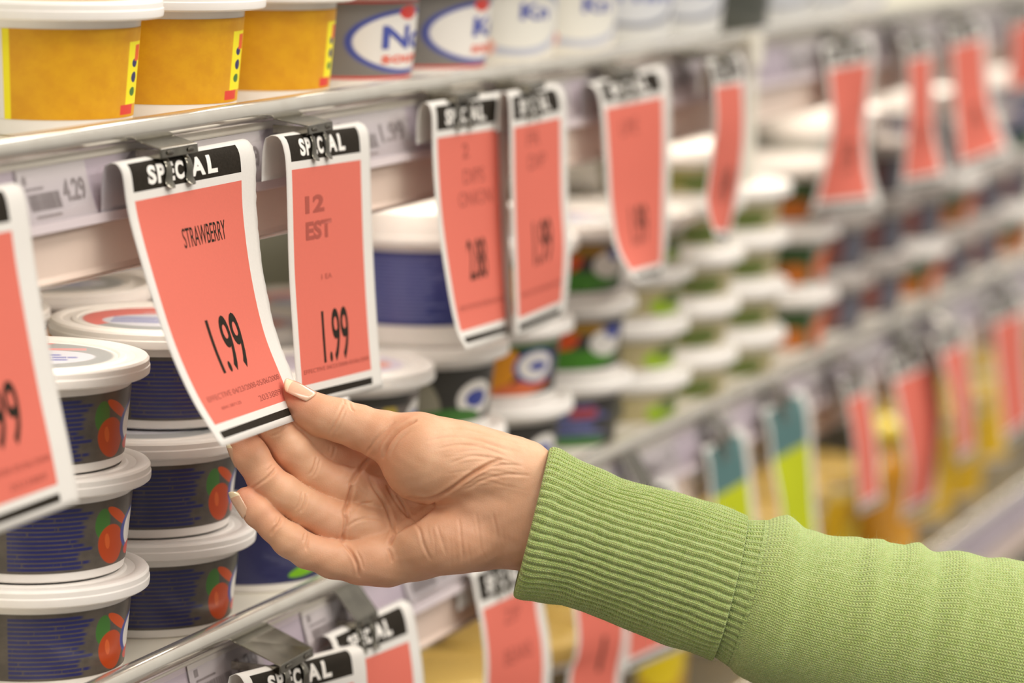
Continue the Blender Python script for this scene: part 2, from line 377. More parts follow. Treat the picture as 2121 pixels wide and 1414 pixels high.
# the tag the hand holds
S1 = tag_px([(229, 337), (243, 341), (254, 362), (262, 420), (275, 480), (310, 600), (350, 720), (400, 830), (460, 925)],
            [(503, 287), (518, 295), (529, 330), (532, 440), (545, 560), (570, 680), (606, 777), (637, 862)])
build_tag('price_tag', S1, head_text()+[('STRAWBERRY', .36, .715, .0370, .0460, 2, 0)]+price('1.99')+FINE, label='red SPECIAL paper tag reading STRAWBERRY 1.99, lower corner held by the hand', group=GT, torn=.004,
          clip_label='metal clip holding the strawberry tag')
def shifted(Rp, YR, W, toY=0.0, twist=0.0):
    """only one edge is in the picture: the other runs parallel to it, W along the shelf"""
    r0 = at(*Rp[0], Y=YR); Rr = [at(*p, X=r0[0]) for p in Rp]; n_ = len(Rr)
    L = [p+np.array([W, toY-twist*i/n_, 0]) for i, p in enumerate(Rr)]
    bk = lambda a: [a+np.array([0, y, z]) for y, z in ((0, 0), (.0027, -.0012), (.0043, -.009), (.0045, -.022))]
    return (L, Rr, bk(L[0]), bk(r0)) if W < 0 else (Rr, L, bk(r0), bk(L[0]))
def T(L, Rr, text, label, cl, group=GT, YL=-.005, YR=-.005, **k):
    build_tag('price_tag', tag_px(L, Rr, YL, YR), text, label=label, group=group, clip_label=cl, **k)
H = head_text()
build_tag('price_tag', Sheet(*shifted([(28, 378), (42, 385), (52, 405), (60, 450), (72, 540), (92, 660), (118, 800), (145, 930), (165, 1040)], -.005, -.128, twist=.004)), H+price('1.99', .45, .74)+FINE,
          label='red SPECIAL paper tag cut off by the left picture edge, nearest of all tags', group=GT, clip_label='metal clip holding the leftmost tag')
T([(561, 280), (575, 283), (585, 298), (592, 335), (595, 410), (599, 560), (607, 690), (618, 846)], [(742, 252), (757, 261), (765, 288), (768, 380), (772, 500), (778, 620), (785, 720), (793, 803)],
  H+[('12', .20, .42, .0345, .0430, 4, .04), ('EST', .20, .50, .0470, .0560, 4, .04), ('1 EA', .36, .48, .0735, .0760, 4, .0)]+price('1.99', .33, .64, .0910, .117)+[('EFFECTIVE 04/23/2008-05/06/2008', .09, .86, .1145+.0035, .1165+.0035, 4, 0)],
  'red SPECIAL paper tag hanging flat just right of the held strawberry tag', 'metal clip of the tag right of the strawberry tag', YL=-.013)
T([(880, 212), (890, 220), (895, 245), (897, 330), (906, 450), (925, 580), (945, 680), (966, 724)], [(1036, 190), (1046, 200), (1050, 250), (1053, 400), (1058, 550), (1065, 694)],
  H+[('2', .38, .46, .026, .034, 4, .02), ('DIPS', .38, .66, .040, .048, 4, .0), ('ONION', .3, .76, .052, .060, 4, 0)]+price('2.88', .35, .62, .078, .1)+FINE[:1], 'red SPECIAL tag, left one of the overlapping pair, lower left corner swung forward', 'metal clip of the left paired tag', YL=-.012)
T([(1045, 190), (1052, 198), (1056, 230), (1059, 400), (1064, 560), (1070, 700)], [(1150, 172), (1164, 186), (1173, 225), (1176, 400), (1182, 500), (1178, 580), (1170, 655)],
  H+[('FR', .28, .5, .025, .033, 4, 0), ('DIP', .30, .6, .038, .046, 4, 0)]+price('1.99', .35, .66, .075, .1)+FINE[:1], 'red SPECIAL tag, right one of the overlapping pair', 'metal clip of the right paired tag', YL=-.017)
T([(1215, 172), (1235, 185), (1245, 225), (1253, 330), (1260, 430), (1278, 520), (1322, 588)], [(1365, 135), (1382, 155), (1389, 230), (1387, 380), (1382, 500), (1373, 576)],
  H+[('LIME', .25, .5, .03, .04, 4, 0)]+price('1.99', .33, .6, .085, .11), 'red tag with lower left corner curled to a point, in front of flat tubs', 'metal clip of the tag with curled corner')
T([(1462, 125), (1475, 160), (1481, 250), (1472, 330), (1462, 420), (1486, 502)], [(1530, 110), (1542, 145), (1547, 250), (1542, 340), (1526, 430), (1506, 508)],
  H+price('1.49'), 'narrow looking red tag turned edge-on, left of the upright post', 'metal clip of the edge-on tag', YL=-.03)
T([(1700, 92), (1709, 125), (1717, 200), (1722, 260), (1708, 340), (1678, 445)], [(1800, 72), (1813, 105), (1807, 180), (1797, 250), (1803, 340), (1827, 430)],
  H+price('1.99'), 'broad red tag with pinched waist right of the upright post', 'metal clip of the pinched red tag')
T([(1865, 80), (1876, 115), (1882, 220), (1876, 300), (1865, 395)], [(1918, 70), (1934, 100), (1936, 200), (1942, 280), (1967, 376)], H+price('1.99'), 'slim red tag flaring at its foot, third from the right end above', 'metal clip of the slim flaring tag', YL=-.02)
T([(1955, 52), (1965, 90), (1972, 180), (1980, 280), (1984, 362)], [(2030, 35), (2043, 75), (2051, 180), (2070, 250), (2102, 318)], H+price('1.99'), 'red tag leaning right, second from the right end above', 'metal clip of the leaning red tag')
T([(2085, 32), (2092, 62), (2091, 110), (2086, 200)], [(2160, 15), (2170, 55), (2168, 110), (2166, 180)], H, 'red tag cut by the upper right picture edge', 'metal clip of the tag at the upper right edge')
# middle shelf edge
def Mid(L, Rr, text, label, cl, **k): T(L, Rr, text, label, cl, GM, **k)
Mid([(487, 1395), (497, 1400), (508, 1420), (514, 1470), (518, 1600), (524, 1960)], [(728, 1335), (750, 1342), (757, 1368), (761, 1430), (764, 1600), (768, 1880)], H+price('1.99'), 'red SPECIAL tag at the bottom picture edge, nearest on the middle shelf', 'metal clip of the nearest middle tag', YL=-.020, YR=-.014)
Mid([(668, 1316), (682, 1322), (691, 1345), (696, 1400), (703, 1900)], [(830, 1240), (852, 1255), (866, 1320), (878, 1414), (885, 1600), (890, 1830)], H+[('FR', .3, .5, .04, .05, 4, 0)]+price('1.99'), 'red SPECIAL tag half hidden behind the nearest tag at the bottom', 'metal clip of the second middle tag', YL=-.004, YR=-.003)
Mid([(965, 1186), (976, 1192), (984, 1230), (1000, 1320), (1003, 1414), (985, 1560), (990, 1740)], [(1105, 1120), (1120, 1150), (1124, 1240), (1138, 1330), (1140, 1414), (1125, 1560), (1130, 1680)], H+[('ZIP', .35, .62, .026, .033, 4, 0), ('BEANS', .3, .72, .045, .053, 4, 0)]+price('2.49'), 'red tag hanging below the wrist, partly under the green cuff', 'metal clip of the tag below the wrist')
Mid([(1160, 1100), (1172, 1140), (1193, 1300), (1190, 1360), (1175, 1414), (1180, 1600)], [(1262, 1050), (1290, 1120), (1302, 1250), (1302, 1330), (1287, 1414), (1290, 1560)], H+price('1', .5, .56, .065, .085), 'red tag bulging below the green cuff, beside a yellow tub', 'metal clip of the bulging tag below the cuff')
Mid([(1270, 1040), (1290, 1120), (1298, 1250), (1292, 1396)], [(1390, 985), (1410, 1050), (1418, 1200), (1420, 1340)], H, 'red tag whose lower edge shows under the green sleeve', 'metal clip of the tag under the sleeve')
Mid([(1455, 930), (1465, 955), (1470, 1000), (1478, 1100), (1487, 1250)], [(1535, 882), (1549, 915), (1560, 1000), (1570, 1100), (1576, 1200)], [], 'lime tag with teal head, left one of the two above the sleeve', 'metal clip of the left lime tag', body='tag_lime', head='tag_teal')
Mid([(1578, 850), (1590, 890), (1598, 960), (1615, 1050), (1626, 1170)], [(1660, 802), (1679, 845), (1686, 950), (1691, 1050), (1700, 1130)], [], 'lime tag with teal head, right one of the two above the sleeve', 'metal clip of the right lime tag', body='tag_lime', head='tag_teal')
Mid([(1742, 790), (1752, 825), (1766, 900), (1776, 1000), (1781, 1065)], [(1790, 765), (1800, 795), (1816, 900), (1822, 980), (1828, 1040)], H, 'slim red tag right of the lime tags', 'metal clip of the slim red tag past the lime tags', YL=-.02)
Mid([(1835, 740), (1846, 785), (1870, 900), (1880, 980), (1866, 1080)], [(1925, 700), (1936, 735), (1951, 850), (1946, 950), (1936, 1045)], H, 'long red tag leaning right, over the yellow tubs', 'metal clip of the long leaning tag')
Mid([(1932, 698), (1946, 735), (1970, 810), (1980, 880), (1985, 965)], [(1992, 664), (2003, 698), (2012, 800), (2017, 900), (2020, 940)], H, 'red tag overlapped by the long leaning tag', 'metal clip of the overlapped far tag', YL=-.02)
Mid([(2045, 630), (2053, 675), (2066, 780), (2081, 925)], [(2115, 600), (2127, 645), (2132, 760), (2142, 880)], H, 'red tag at the right picture edge, below the middle shelf', 'metal clip of the tag at the right edge')

# ------------------------------------------------------------------ price labels inside the channels
def chan_y(z): return 0.0078+(z+0.008)*0.30-((z+0.020)/0.0125)**2*0.0008
def price_label(x0, x1, lev, txt, label, hid=False):
    z0, z1 = -0.0335, -0.010; W = x1-x0; m = MB(); n_ = 8
    V = []
    for j in range(n_+1):
        z = z0+(z1-z0)*j/n_; V += [(0, chan_y(z)-.0004, z), (W, chan_y(z)-.0004, z)]
    m.add(V, [(2*j, 2*j+1, 2*j+3, 2*j+2) for j in range(n_)])
    V2 = [(a, b+.0003, c) for a, b, c in V]; m.add(V2, [(2*j+2, 2*j+3, 2*j+1, 2*j) for j in range(n_)])
    def put(x, z, o=.0006): return (x, chan_y(z)-o, z)
    def bar(a, b, za, zb, mi):
        zz = np.linspace(za, zb, 4); v = []
        for z in zz: v += [put(a*W, z), put(b*W, z)]
        m.add(v, [(2*j, 2*j+1, 2*j+3, 2*j+2) for j in range(3)], mi)
    rr = random.Random(int(x0*1000)); x = .1
    while x < .54:
        wdt = rr.choice([.006, .010, .014]); bar(x, x+wdt, -.0275, -.0205, 1); x += wdt+rr.choice([.006, .010])
    bar(.08, .34, -.0190, -.0180, 1); bar(.14, .5, -.0305, -.0295, 1); bar(.07, .12, -.0165, -.013, 1)
    v, f = letters(txt, .60*W, .93*W, -.0260, -.0165, .03, .003); m.add([put(a, b) for a, b in v], f, 2)
    o = m.build('price_label', [MAT['label_white'], MAT['label_grey'], MAT['label_grey']], smooth=True, label=label, cat='price label', group='paper price labels in the shelf edge channels')
    o.location = (x0, 0, ZS[lev]); return o
def xs(px, py): return float(at(px, py, Y=.004)[0])
for k, (a, b, y, t_, lb) in enumerate([(40, 183, 400, '4.29', 'white price label with barcode reading 4.29, left of the strawberry tag'), (398, 545, 300, '2.19', 'price label seen between strawberry tag and next tag'), (690, 845, 275, '1.99', 'price label right of the second tag'), (915, 1012, 240, '1.89', 'price label behind the paired tags'), (1090, 1180, 220, '2.29', 'price label between paired tags and curled tag')]):
    price_label(xs(a, y), xs(b, y), 0, t_, lb)
for k in range(9):
    x = .70+.115*k+(0.04 if k > 1 else 0)
    price_label(x, x+.07, 0, '1.99', 'blurred price label in the upper channel, past the curled tag', 0)
for k in range(15):
    x = .05+.125*k
    price_label(x, x+.075, 1, '2.29', 'blurred price label in the middle shelf channel', 0)
# ------------------------------------------------------------------ plastic tubs
CX_CAM = math.radians(201.5)                # azimuth from the shelf towards the shopper
C = dict(navy=srgb(34, 38, 96), grey=srgb(104, 96, 90), dark=srgb(52, 50, 46), orange=srgb(198, 76, 16), leaf=srgb(62, 112, 44), blue=srgb(60, 72, 150), white=srgb(226, 222, 216),
         red=srgb(214, 60, 50), yellow=srgb(218, 160, 2), amber=srgb(228, 150, 0), lime=srgb(150, 180, 40), cream=srgb(214, 204, 170), brown=srgb(120, 72, 30), sand=srgb(196, 176, 120), pale=srgb(176, 180, 196),
         olive=srgb(112, 112, 50), steelgrey=srgb(150, 156, 156), black=srgb(28, 27, 26), lemon=srgb(240, 226, 20), slate=srgb(122, 118, 114))
def label_mat(name, base, layers, rough=0.35, mottle=0.0, base2=None, coat=0.15):
    n = NT(name); x, y = n.uv(); col = base
    if base2: col = n.mix(n.step(n.noise(n.vec(n.m('MULTIPLY', x, 2.0), n.m('MULTIPLY', y, 1.2)), 3.0, 4, 0.6), 0.5, 0.2), base, base2)
    for L in layers:
        k = L[0]; c = L[-1]
        if k == 'ell': mk = n.ell(x, y, *L[1:5], rot=L[5], soft=0.07)
        elif k == 'rect': mk = n.rect(x, y, *L[1:5], 0.006)
        elif k == 'ring': mk = n.m('MULTIPLY', n.ell(x, y, *L[1:5]), n.m('SUBTRACT', 1.0, n.ell(x, y, L[1], L[2], L[3]*L[5], L[4]*L[5])))
        elif k == 'half': # an ellipse cut by a straight line
            mk = n.m('MULTIPLY', n.ell(x, y, *L[1:5]), n.step(n.m('ADD', n.m('MULTIPLY', x, L[5]), n.m('MULTIPLY', y, L[6])), L[7], 0.03))
        elif k == 'lines':
            x0, x1, y0, y1, cnt = L[1:6]; t = n.m('MULTIPLY', n.m('SUBTRACT', y, y0), cnt/(y1-y0)); fr = n.m('FRACT', t); fl = n.m('FLOOR', t)
            row = n.m('MULTIPLY', n.step(fr, 0.14, 0.1), n.m('SUBTRACT', 1.0, n.step(fr, 0.82, 0.1)))
            nz = n.noise(n.vec(n.m('MULTIPLY', x, 14.0), n.m('MULTIPLY', fl, 7.31)), 1.6, 3, 0.7); wd = n.step(nz, 0.36, 0.05)
            wn = n.new('ShaderNodeTexWhiteNoise', noise_dimensions='1D'); n.put(wn.inputs['W'], fl)
            end = n.m('SUBTRACT', x1, n.m('MULTIPLY', wn.outputs[0], (x1-x0)*0.22))
            mk = n.m('MULTIPLY', n.m('MULTIPLY', row, wd), n.m('MULTIPLY', n.rect(x, y, x0, x1, y0, y1), n.m('SUBTRACT', 1.0, n.step(n.m('SUBTRACT', x, end), 0.0, 0.02))))
        col = n.mix(mk, col, c)
    return n.out(col, rough, coat=coat)
VEG = [('lines', -.12, .40, .03, .95, 14, C['navy']), ('ell', .62, .72, .20, .05, -1.0, C['orange']), ('ell', .47, .66, .06, .22, 0.0, C['leaf']), ('ell', .57, .32, .125, .30, 0.1, srgb(182, 66, 14)),
       ('ell', .52, .38, .022, .12, 0.1, srgb(206, 92, 34)), ('ell', .88, .46, .22, .33, 0.0, C['blue']), ('ell', .89, .46, .18, .29, 0.0, C['white']), ('ell', .84, .16, .1, .1, 0.0, C['red']),
       ('ell', -.34, .50, .14, .17, 0.5, C['leaf']), ('ell', -.52, .38, .2, .26, 0.0, srgb(236, 92, 12)), ('ell', -.46, .58, .06, .09, 0.0, C['red'])]
LM = {}
LM['veg'] = label_mat('label_vegetable_dip', srgb(92, 84, 76), VEG, base2=srgb(74, 68, 62))
LM['blue'] = label_mat('label_blue', srgb(48, 54, 118), [('lines', -.5, .25, .06, .94, 18, srgb(92, 98, 150)), ('ell', .62, .4, .16, .22, 0, C['cream']), ('rect', .36, .8, 0, .96, srgb(82, 82, 72)), ('ell', .60, .45, .16, .22, 0, C['cream'])])
LM['leafnavy'] = label_mat('label_navy_green', srgb(44, 46, 92), [('ell', .55, .22, .26, .10, .5, srgb(120, 180, 30)), ('lines', -.4, .25, .05, .95, 14, srgb(30, 34, 84)), ('ell', .80, .5, .16, .3, 0, C['white'])])
LM['pine'] = label_mat('label_onion', C['grey'], [('rect', -.9, .02, 0, 1, C['navy']), ('ell', .33, .3, .12, .55, -.15, srgb(170, 150, 62)), ('ell', .72, .45, .16, .4, 0, C['white']), ('ell', .72, .45, .1, .22, 0, C['blue']), ('rect', .1, .6, .8, 1, C['dark'])])
LM['leek'] = label_mat('label_garlic', C['dark'], [('ell', .05, .5, .14, .5, .2, srgb(140, 136, 118)), ('ell', .55, .42, .2, .34, 0, C['white']), ('ell', .55, .42, .12, .16, 0, C['blue']), ('ell', .3, .1, .3, .16, 0, C['leaf']), ('ell', -.3, .2, .2, .2, 0, C['leaf'])])
LM['cheddar'] = label_mat('label_cheddar', C['black'], [('ell', .08, .48, .20, .46, -.2, srgb(214, 140, 24)), ('ell', .34, .14, .3, .14, .4, srgb(206, 104, 60)), ('ell', .46, .55, .22, .34, 0, C['blue']), ('ell', .46, .55, .18, .28, 0, C['white']), ('ell', .48, .55, .1, .1, 0, C['blue']), ('rect', -.6, .9, .9, 1, C['leaf'])])
LM['salsa'] = label_mat('label_garden', C['dark'], [('ell', .10, .66, .15, .26, 0, srgb(210, 78, 22)), ('ell', .20, .22, .50, .2, 0, srgb(66, 128, 30)), ('ell', .30, .85, .2, .12, 0, srgb(150, 110, 20)), ('ell', .55, .55, .2, .28, 0, C['white']), ('ell', .62, .75, .12, .14, 0, C['blue'])])
LM['text'] = label_mat('label_text', C['dark'], [('lines', -.3, .6, .1, .9, 7, srgb(90, 96, 150)), ('ell', .2, .1, .4, .12, 0, C['leaf']), ('rect', .2, .45, .6, .8, srgb(160, 60, 60))])
LM['hummus'] = label_mat('label_cream_green', srgb(176, 164, 122), [('ell', .62, .35, .30, .42, 0, C['lime']), ('ell', .66, .62, .22, .3, 0, srgb(98, 112, 60)), ('rect', -.25, .12, .15, .85, srgb(92, 88, 74))])
LM['olive'] = label_mat('label_olive', srgb(170, 160, 120), [('ell', -.1, .5, .4, .38, 0, C['olive']), ('ell', .35, .4, .22, .36, 0, srgb(90, 104, 46))])
LM['garden'] = label_mat('label_dark_green', srgb(140, 138, 128), [('rect', -.2, .5, .04, .98, srgb(44, 70, 28)), ('ell', .26, .26, .2, .26, 0, srgb(176, 96, 20)), ('ell', .75, .45, .22, .4, 0, srgb(206, 96, 36)), ('ell', -.5, .5, .2, .4, 0, C['pale'])])
LM['plum'] = label_mat('label_plum', srgb(92, 82, 82), [('ell', .1, .5, .3, .4, 0, srgb(122, 62, 50)), ('ell', .55, .5, .2, .4, 0, srgb(92, 92, 104)), ('ell', -.4, .4, .2, .3, 0, C['brown'])])
LM['bigwhite'] = label_mat('label_big_white', srgb(196, 196, 188), [('ell', .3, .3, .26, .3, 0, C['blue']), ('rect', .62, .8, 0, 1, srgb(60, 74, 48)), ('ell', -.2, .2, .2, .2, 0, C['lime'])])
LM['bigplum'] = label_mat('label_big_slate', srgb(120, 118, 130), [('ell', .2, .5, .3, .4, 0, srgb(70, 66, 110)), ('ell', .5, .2, .2, .2, 0, srgb(60, 84, 50))])
LM['yellow'] = label_mat('label_yellow', C['yellow'], [('rect', -.9, -.27, 0, 1, C['white']), ('lines', -.60, -.32, .1, .9, 6, C['slate']), ('rect', -.27, -.225, 0, 1, C['lemon']), ('rect', .62, .88, .14, .84, C['lemon']), ('ell', .73, .60, .05, .05, 0, C['navy']), ('ell', .73, .44, .05, .06, 0, C['navy']), ('ell', .72, .28, .05, .05, 0, C['leaf']), ('rect', .56, .74, .03, .14, C['red']), ('rect', .72, .84, .62, .8, srgb(226, 90, 30))], base2=srgb(208, 146, 2), rough=.5, coat=0)
OV = lambda bc, bord, cx: [('rect', -1.8, 1.8, .965, 1, C['red']), ('rect', -1.8, 1.8, 0, .035, C['red']), ('ell', cx, .48, .58, .42, 0, bord), ('ell', cx, .48, .52, .36, 0, C['white']), ('rect', -.28, -.16, .55, .9, C['navy'])]
LM['oval'] = label_mat('label_grey_oval', C['slate'], OV(0, C['blue'], .62)+[('ell', .62, .84, .12, .09, 0, C['red'])])
LM['oval_white'] = label_mat('label_white_oval', srgb(222, 218, 208), [('ell', .3, .56, .62, .46, 0, srgb(176, 180, 196)), ('ell', .3, .56, .50, .36, 0, srgb(224, 222, 214)), ('ell', -.02, .22, .1, .12, 0, srgb(226, 170, 156))])
LM['oval_pale'] = label_mat('label_pale_oval', srgb(206, 206, 204), [('ell', .25, .62, .66, .42, 0, srgb(120, 124, 140)), ('ell', .25, .62, .56, .36, 0, srgb(208, 210, 214)), ('ell', .1, .8, .4, .1, 0, C['blue'])])
LM['dk_navy'] = label_mat('label_dark_navy', srgb(38, 42, 66), [('ell', .4, .3, .5, .4, 0, srgb(70, 72, 66))])
LM['tallyellow'] = label_mat('label_amber', srgb(214, 172, 10), [('rect', -.3, .35, .10, .86, srgb(186, 140, 0)), ('ell', .0, .45, .3, .25, 0, srgb(222, 196, 20)), ('rect', -1.8, 1.8, .90, 1, srgb(232, 208, 110)), ('ell', .75, .5, .2, .4, 0, srgb(206, 150, 60))])
LM['tallbrown'] = label_mat('label_brown', srgb(112, 96, 62), [('ell', 0, .5, .4, .4, 0, srgb(92, 66, 44)), ('ell', .5, .6, .2, .3, 0, srgb(84, 92, 56))])
LID = {}
LID['veg'] = label_mat('lid_print', srgb(244, 241, 238), [('ell', 0, 0, .74, .74, 0, srgb(176, 180, 182)), ('half', 0, 0, .74, .74, -.8, .5, .18, srgb(240, 130, 124)), ('ell', .02, -.10, .56, .40, .15, srgb(226, 228, 238)), ('lines', -.45, .45, -.3, .1, 3, srgb(150, 156, 206)), ('rect', -.2, .5, .3, .42, srgb(240, 170, 170))], 0.3)
LID['orange'] = label_mat('lid_print_orange', srgb(240, 237, 234), [('ell', 0, 0, .72, .72, 0, srgb(216, 206, 224)), ('ell', .1, -.1, .5, .3, .2, srgb(236, 150, 124))], 0.3)
LID['plain'] = MAT['white_plastic']
LID['gold'] = label_mat('lid_print_gold', srgb(238, 234, 226), [('ell', 0, 0, .84, .84, 0, srgb(214, 170, 60)), ('lines', -.6, .6, -.5, .5, 7, srgb(190, 120, 20))], 0.3)
def make_tub(lab, lid='plain', Rl=.0545, h=.050, rt=.0465, rb=.0425, skirt=.0085, z0=.0045, z1=None, cup='white_plastic', name='food_tub', n=72, letter=None, lidm='white_plastic'):
    """one tub: cup, printed label band, lid with its print; base on z = 0"""
    t = empty(name, (0, 0, 0)); zt = h-.0016; zl = zt-skirt
    if z1 is None: z1 = zl-.0042
    ro = lambda z: rb+(rt-rb)*z/(zl)
    prof = [(0, .0022), (rb-.006, .0022), (rb-.005, 0), (rb-.0012, 0), (rb-.0002, .0007), (rb, .002), (ro(z0), z0), (ro(z1), z1), (ro(zl-.001), zl-.001), (rt+.0006, zl+.001), (Rl-.0035, zl+.0025), (Rl-.0035, zt-.002), (0, zt-.002)]
    v, f = lathe(prof, n); autosmooth(mesh('cup', v, f, MAT[cup], t), .6)
    # label: angle 0 faces the shopper, unit = 100 degrees
    v = []; uv = []; f = []; zz = np.linspace(z0, z1, 5); na = n
    for z in zz:
        for i in range(na+1):
            dg = -180+360*i/na; a = CX_CAM+math.radians(dg); r = ro(z)+.00022; v.append((r*math.cos(a), r*math.sin(a), z)); uv.append((dg/100, (z-z0)/(z1-z0)))
    for j in range(4):
        for i in range(na): a = j*(na+1)+i; f.append((a, a+1, a+na+2, a+na+1))
    L = MB(); L.v = v; L.f = f; L.m = [0]*len(f)
    lm = [LM[lab], plain('logo_blue', srgb(70, 82, 160), .5), plain('logo_red', srgb(226, 90, 60), .5)] if letter else [LM[lab]]
    for (tx, a0, a1, y0, y1, mi, bo) in (letter or []):
        lv, lf = letters(tx, a0, a1, y0, y1, bo, .05); k0 = len(L.v)
        for dg, yy in lv:
            z = z0+yy*(z1-z0); a = CX_CAM+math.radians(dg*100); r = ro(z)+.0005; L.v.append((r*math.cos(a), r*math.sin(a), z)); uv.append((dg, yy))
        L.f += [tuple(i+k0 for i in q) for q in lf]; L.m += [mi]*len(lf)
    mesh('label', L.v, L.f, lm, t, L.m, True, uv)
    # lid: skirt, rolled rim, sunken disc
    R_ = Rl
    prof = [(rt+.0008, zl+.0004), (R_-.0012, zl), (R_-.0002, zl+.0008), (R_, zl+.002), (R_, zl+.0042), (R_-.0004, zl+.0048), (R_-.0004, zt-.0014), (R_-.0012, zt-.0003), (R_-.003, zt+.0003), (R_-.0055, zt), (R_-.0068, zt-.0009), (R_-.0105, zt-.0011), (R_-.0115, zt-.0004), (R_-.0135, zt-.0003), (R_-.0145, zt-.0012), (0, zt-.0012)]
    v, f = lathe(prof, n); ld = autosmooth(mesh('lid', v, f, MAT[lidm], t), .55)
    if lid != 'plain':
        rr = R_-.0146; v = [(0, 0, zt-.0009)]; uv = [(0, 0)]; f = []
        for i in range(n):
            a = 2*PI*i/n; v.append((rr*math.cos(a), rr*math.sin(a), zt-.0009))
            b = a-CX_CAM; uv.append((math.sin(b)*.78, -math.cos(b)*.78))
        for i in range(n): f.append((0, i+1, (i+1) % n+1))
        mesh('lid_print', v, f, LID[lid], ld, None, True, uv)
    return t
PROTO = {}; MAT['grey_plastic'] = plain('grey_plastic', srgb(172, 164, 158), .35)
def tub(kind, X, Y, Z, rz, label, group, cat='tub', **kw):
    if kind not in PROTO: PROTO[kind] = o = make_tub(**KINDS[kind])
    else: o = copy_tree(PROTO[kind])
    o.location = (X, Y, Z); o.rotation_euler = (0, 0, math.radians(rz)+math.atan2(O[1]-Y, O[0]-X)+2*PI-CX_CAM); return finish(o, label, cat, group)
KINDS = dict(veg=dict(lab='veg', lid='veg'), leafnavy=dict(lab='leafnavy', lid='veg'), pine=dict(lab='pine', lid='orange'), leek=dict(lab='leek', lid='orange'), cheddar=dict(lab='cheddar', lid='veg'), salsa=dict(lab='salsa', lid='veg'),
    text=dict(lab='text', lid='veg'), garden=dict(lab='garden', lid='plain'), plum=dict(lab='plum', lid='plain', lidm='grey_plastic'),
    blue=dict(lab='blue', h=.079, rt=.049, rb=.046, skirt=.019, z0=.012, Rl=.056), bigwhite=dict(lab='bigwhite', h=.082, rt=.050, rb=.046, skirt=.018, z0=.004, Rl=.058), bigplum=dict(lab='bigplum', h=.082, rt=.050, rb=.046, skirt=.018, z0=.004, Rl=.056),
    hummus=dict(lab='hummus', h=.0365, rt=.048, rb=.044, skirt=.009, z0=.003), olive=dict(lab='olive', h=.0365, rt=.048, rb=.044, skirt=.009, z0=.003),
    yellow=dict(lab='yellow', lid='gold', Rl=.0525, h=.0615, rt=.0425, rb=.0385, skirt=.0085, z0=.0075, z1=.0475), oval=dict(lab='oval', Rl=.0525, h=.0615, rt=.0425, rb=.0385, skirt=.0085, z0=.007, z1=.0485, letter=[('Nou', .34, 1.1, .38, .68, 1, .03), ('soure', .34, .95, .2, .3, 2, .02)]),
    oval2=dict(lab='oval', Rl=.0525, h=.0615, rt=.0425, rb=.0385, skirt=.0085, z0=.007, z1=.0485, letter=[('Kn', .50, .95, .42, .68, 1, .03), ('soure', .5, .95, .2, .3, 2, .02)]),
    oval_white=dict(lab='oval_white', h=.0615, Rl=.0525, rt=.0425, rb=.0385, skirt=.0085, z0=.004, z1=.048, letter=[('Kn', .28, .6, .58, .80, 1, .03)]), oval_pale=dict(lab='oval_pale', h=.075, Rl=.0525, rt=.045, rb=.039, skirt=.0085, z0=.004, letter=[('hurnm', -.35, .7, .50, .72, 1, .03)]), dk_navy=dict(lab='dk_navy', h=.075, Rl=.0525, rt=.045, rb=.039, skirt=.0085, z0=.004, cup='white_plastic'))
ZM = -.2505; ZT = -.0035; ZB = -.472
def stack(i, kinds, group, what, jit=1.0, X=None, Y=.057, rz=0):
    z = ZM; X = -.008+.1095*i if X is None else X; nn = len(kinds); out = []
    rnd = random.Random(i*7+3)
    for k, kd in enumerate(kinds):
        h = KINDS[kd].get('h', .050)
        pos = 'topmost' if k == nn-1 else ('lowest' if k == 0 else ('middle' if nn == 3 else ['', 'second', 'third', 'fourth', 'fifth'][k]+' from the shelf'))
        lab = what[k] if isinstance(what, list) else what
        out.append(tub(kd, X+rnd.uniform(-.001, .001)*jit, Y+rnd.uniform(-.001, .001)*jit, z, rz+rnd.uniform(-2, 2), '%s, %s' % (lab, pos if nn > 1 else 'single'), group)); z += h-.0016+.0004
    return out
GV = 'dip tubs stacked on the middle shelf'
s = stack(0, ['veg']*3, GV, 'grey and navy vegetable dip tub in the near left stack'); s[2].location.x -= .0
s = stack(1, ['veg']*3, GV, 'grey and navy vegetable dip tub in the stack right of the nearest stack'); s[2].location.x += .022; s[2].location.y += .004; s[2].rotation_euler.z -= .12
stack(2, ['leafnavy', 'leafnavy'], GV, 'navy dip tub with green leaf print behind the fingers')
stack(3, ['pine', 'pine'], GV, 'navy and grey onion dip tub with orange lid print above the thumb')
stack(4, ['leek', 'leek', 'blue'], GV, ['dark garlic dip tub above the wrist', 'dark garlic dip tub above the wrist', 'tall blue tub with thick white lid between the special tags'])
stack(5, ['leek', 'cheddar', 'cheddar'], GV, 'dark dip tub with orange cheddar print below the paired tags')
stack(6, ['text', 'salsa', 'salsa'], GV, 'dark dip tub with orange and green garden print right of the paired tags')
GH = 'flat cream tubs stacked on the middle shelf'
stack(7, ['hummus']*4, GH, 'flat cream and lime tub in the first flat stack from left')
stack(8, ['olive']*5, GH, 'flat cream and olive tub in the second flat stack from left')
stack(9, ['olive']*4, GH, 'flat cream and olive tub in the third flat stack from left')
stack(10, ['garden']*3, GV, 'dark green dip tub with orange print past the flat stacks', X=1.11)
stack(11, ['plum', 'plum', 'bigwhite'], GV, ['grey and rust tub in front of the broad red tag', 'grey and rust tub in front of the broad red tag', 'big white tub with thick lid left of the broad red tag'], X=1.215)
stack(12, ['plum', 'plum', 'plum'], GV, 'grey and rust tub behind the broad red tag', X=1.33)
stack(13, ['garden', 'plum', 'bigplum'], GV, ['dark tub under the slate tub', 'grey and rust tub under the slate tub', 'big slate tub with white lid right of the broad red tag'], X=1.45)
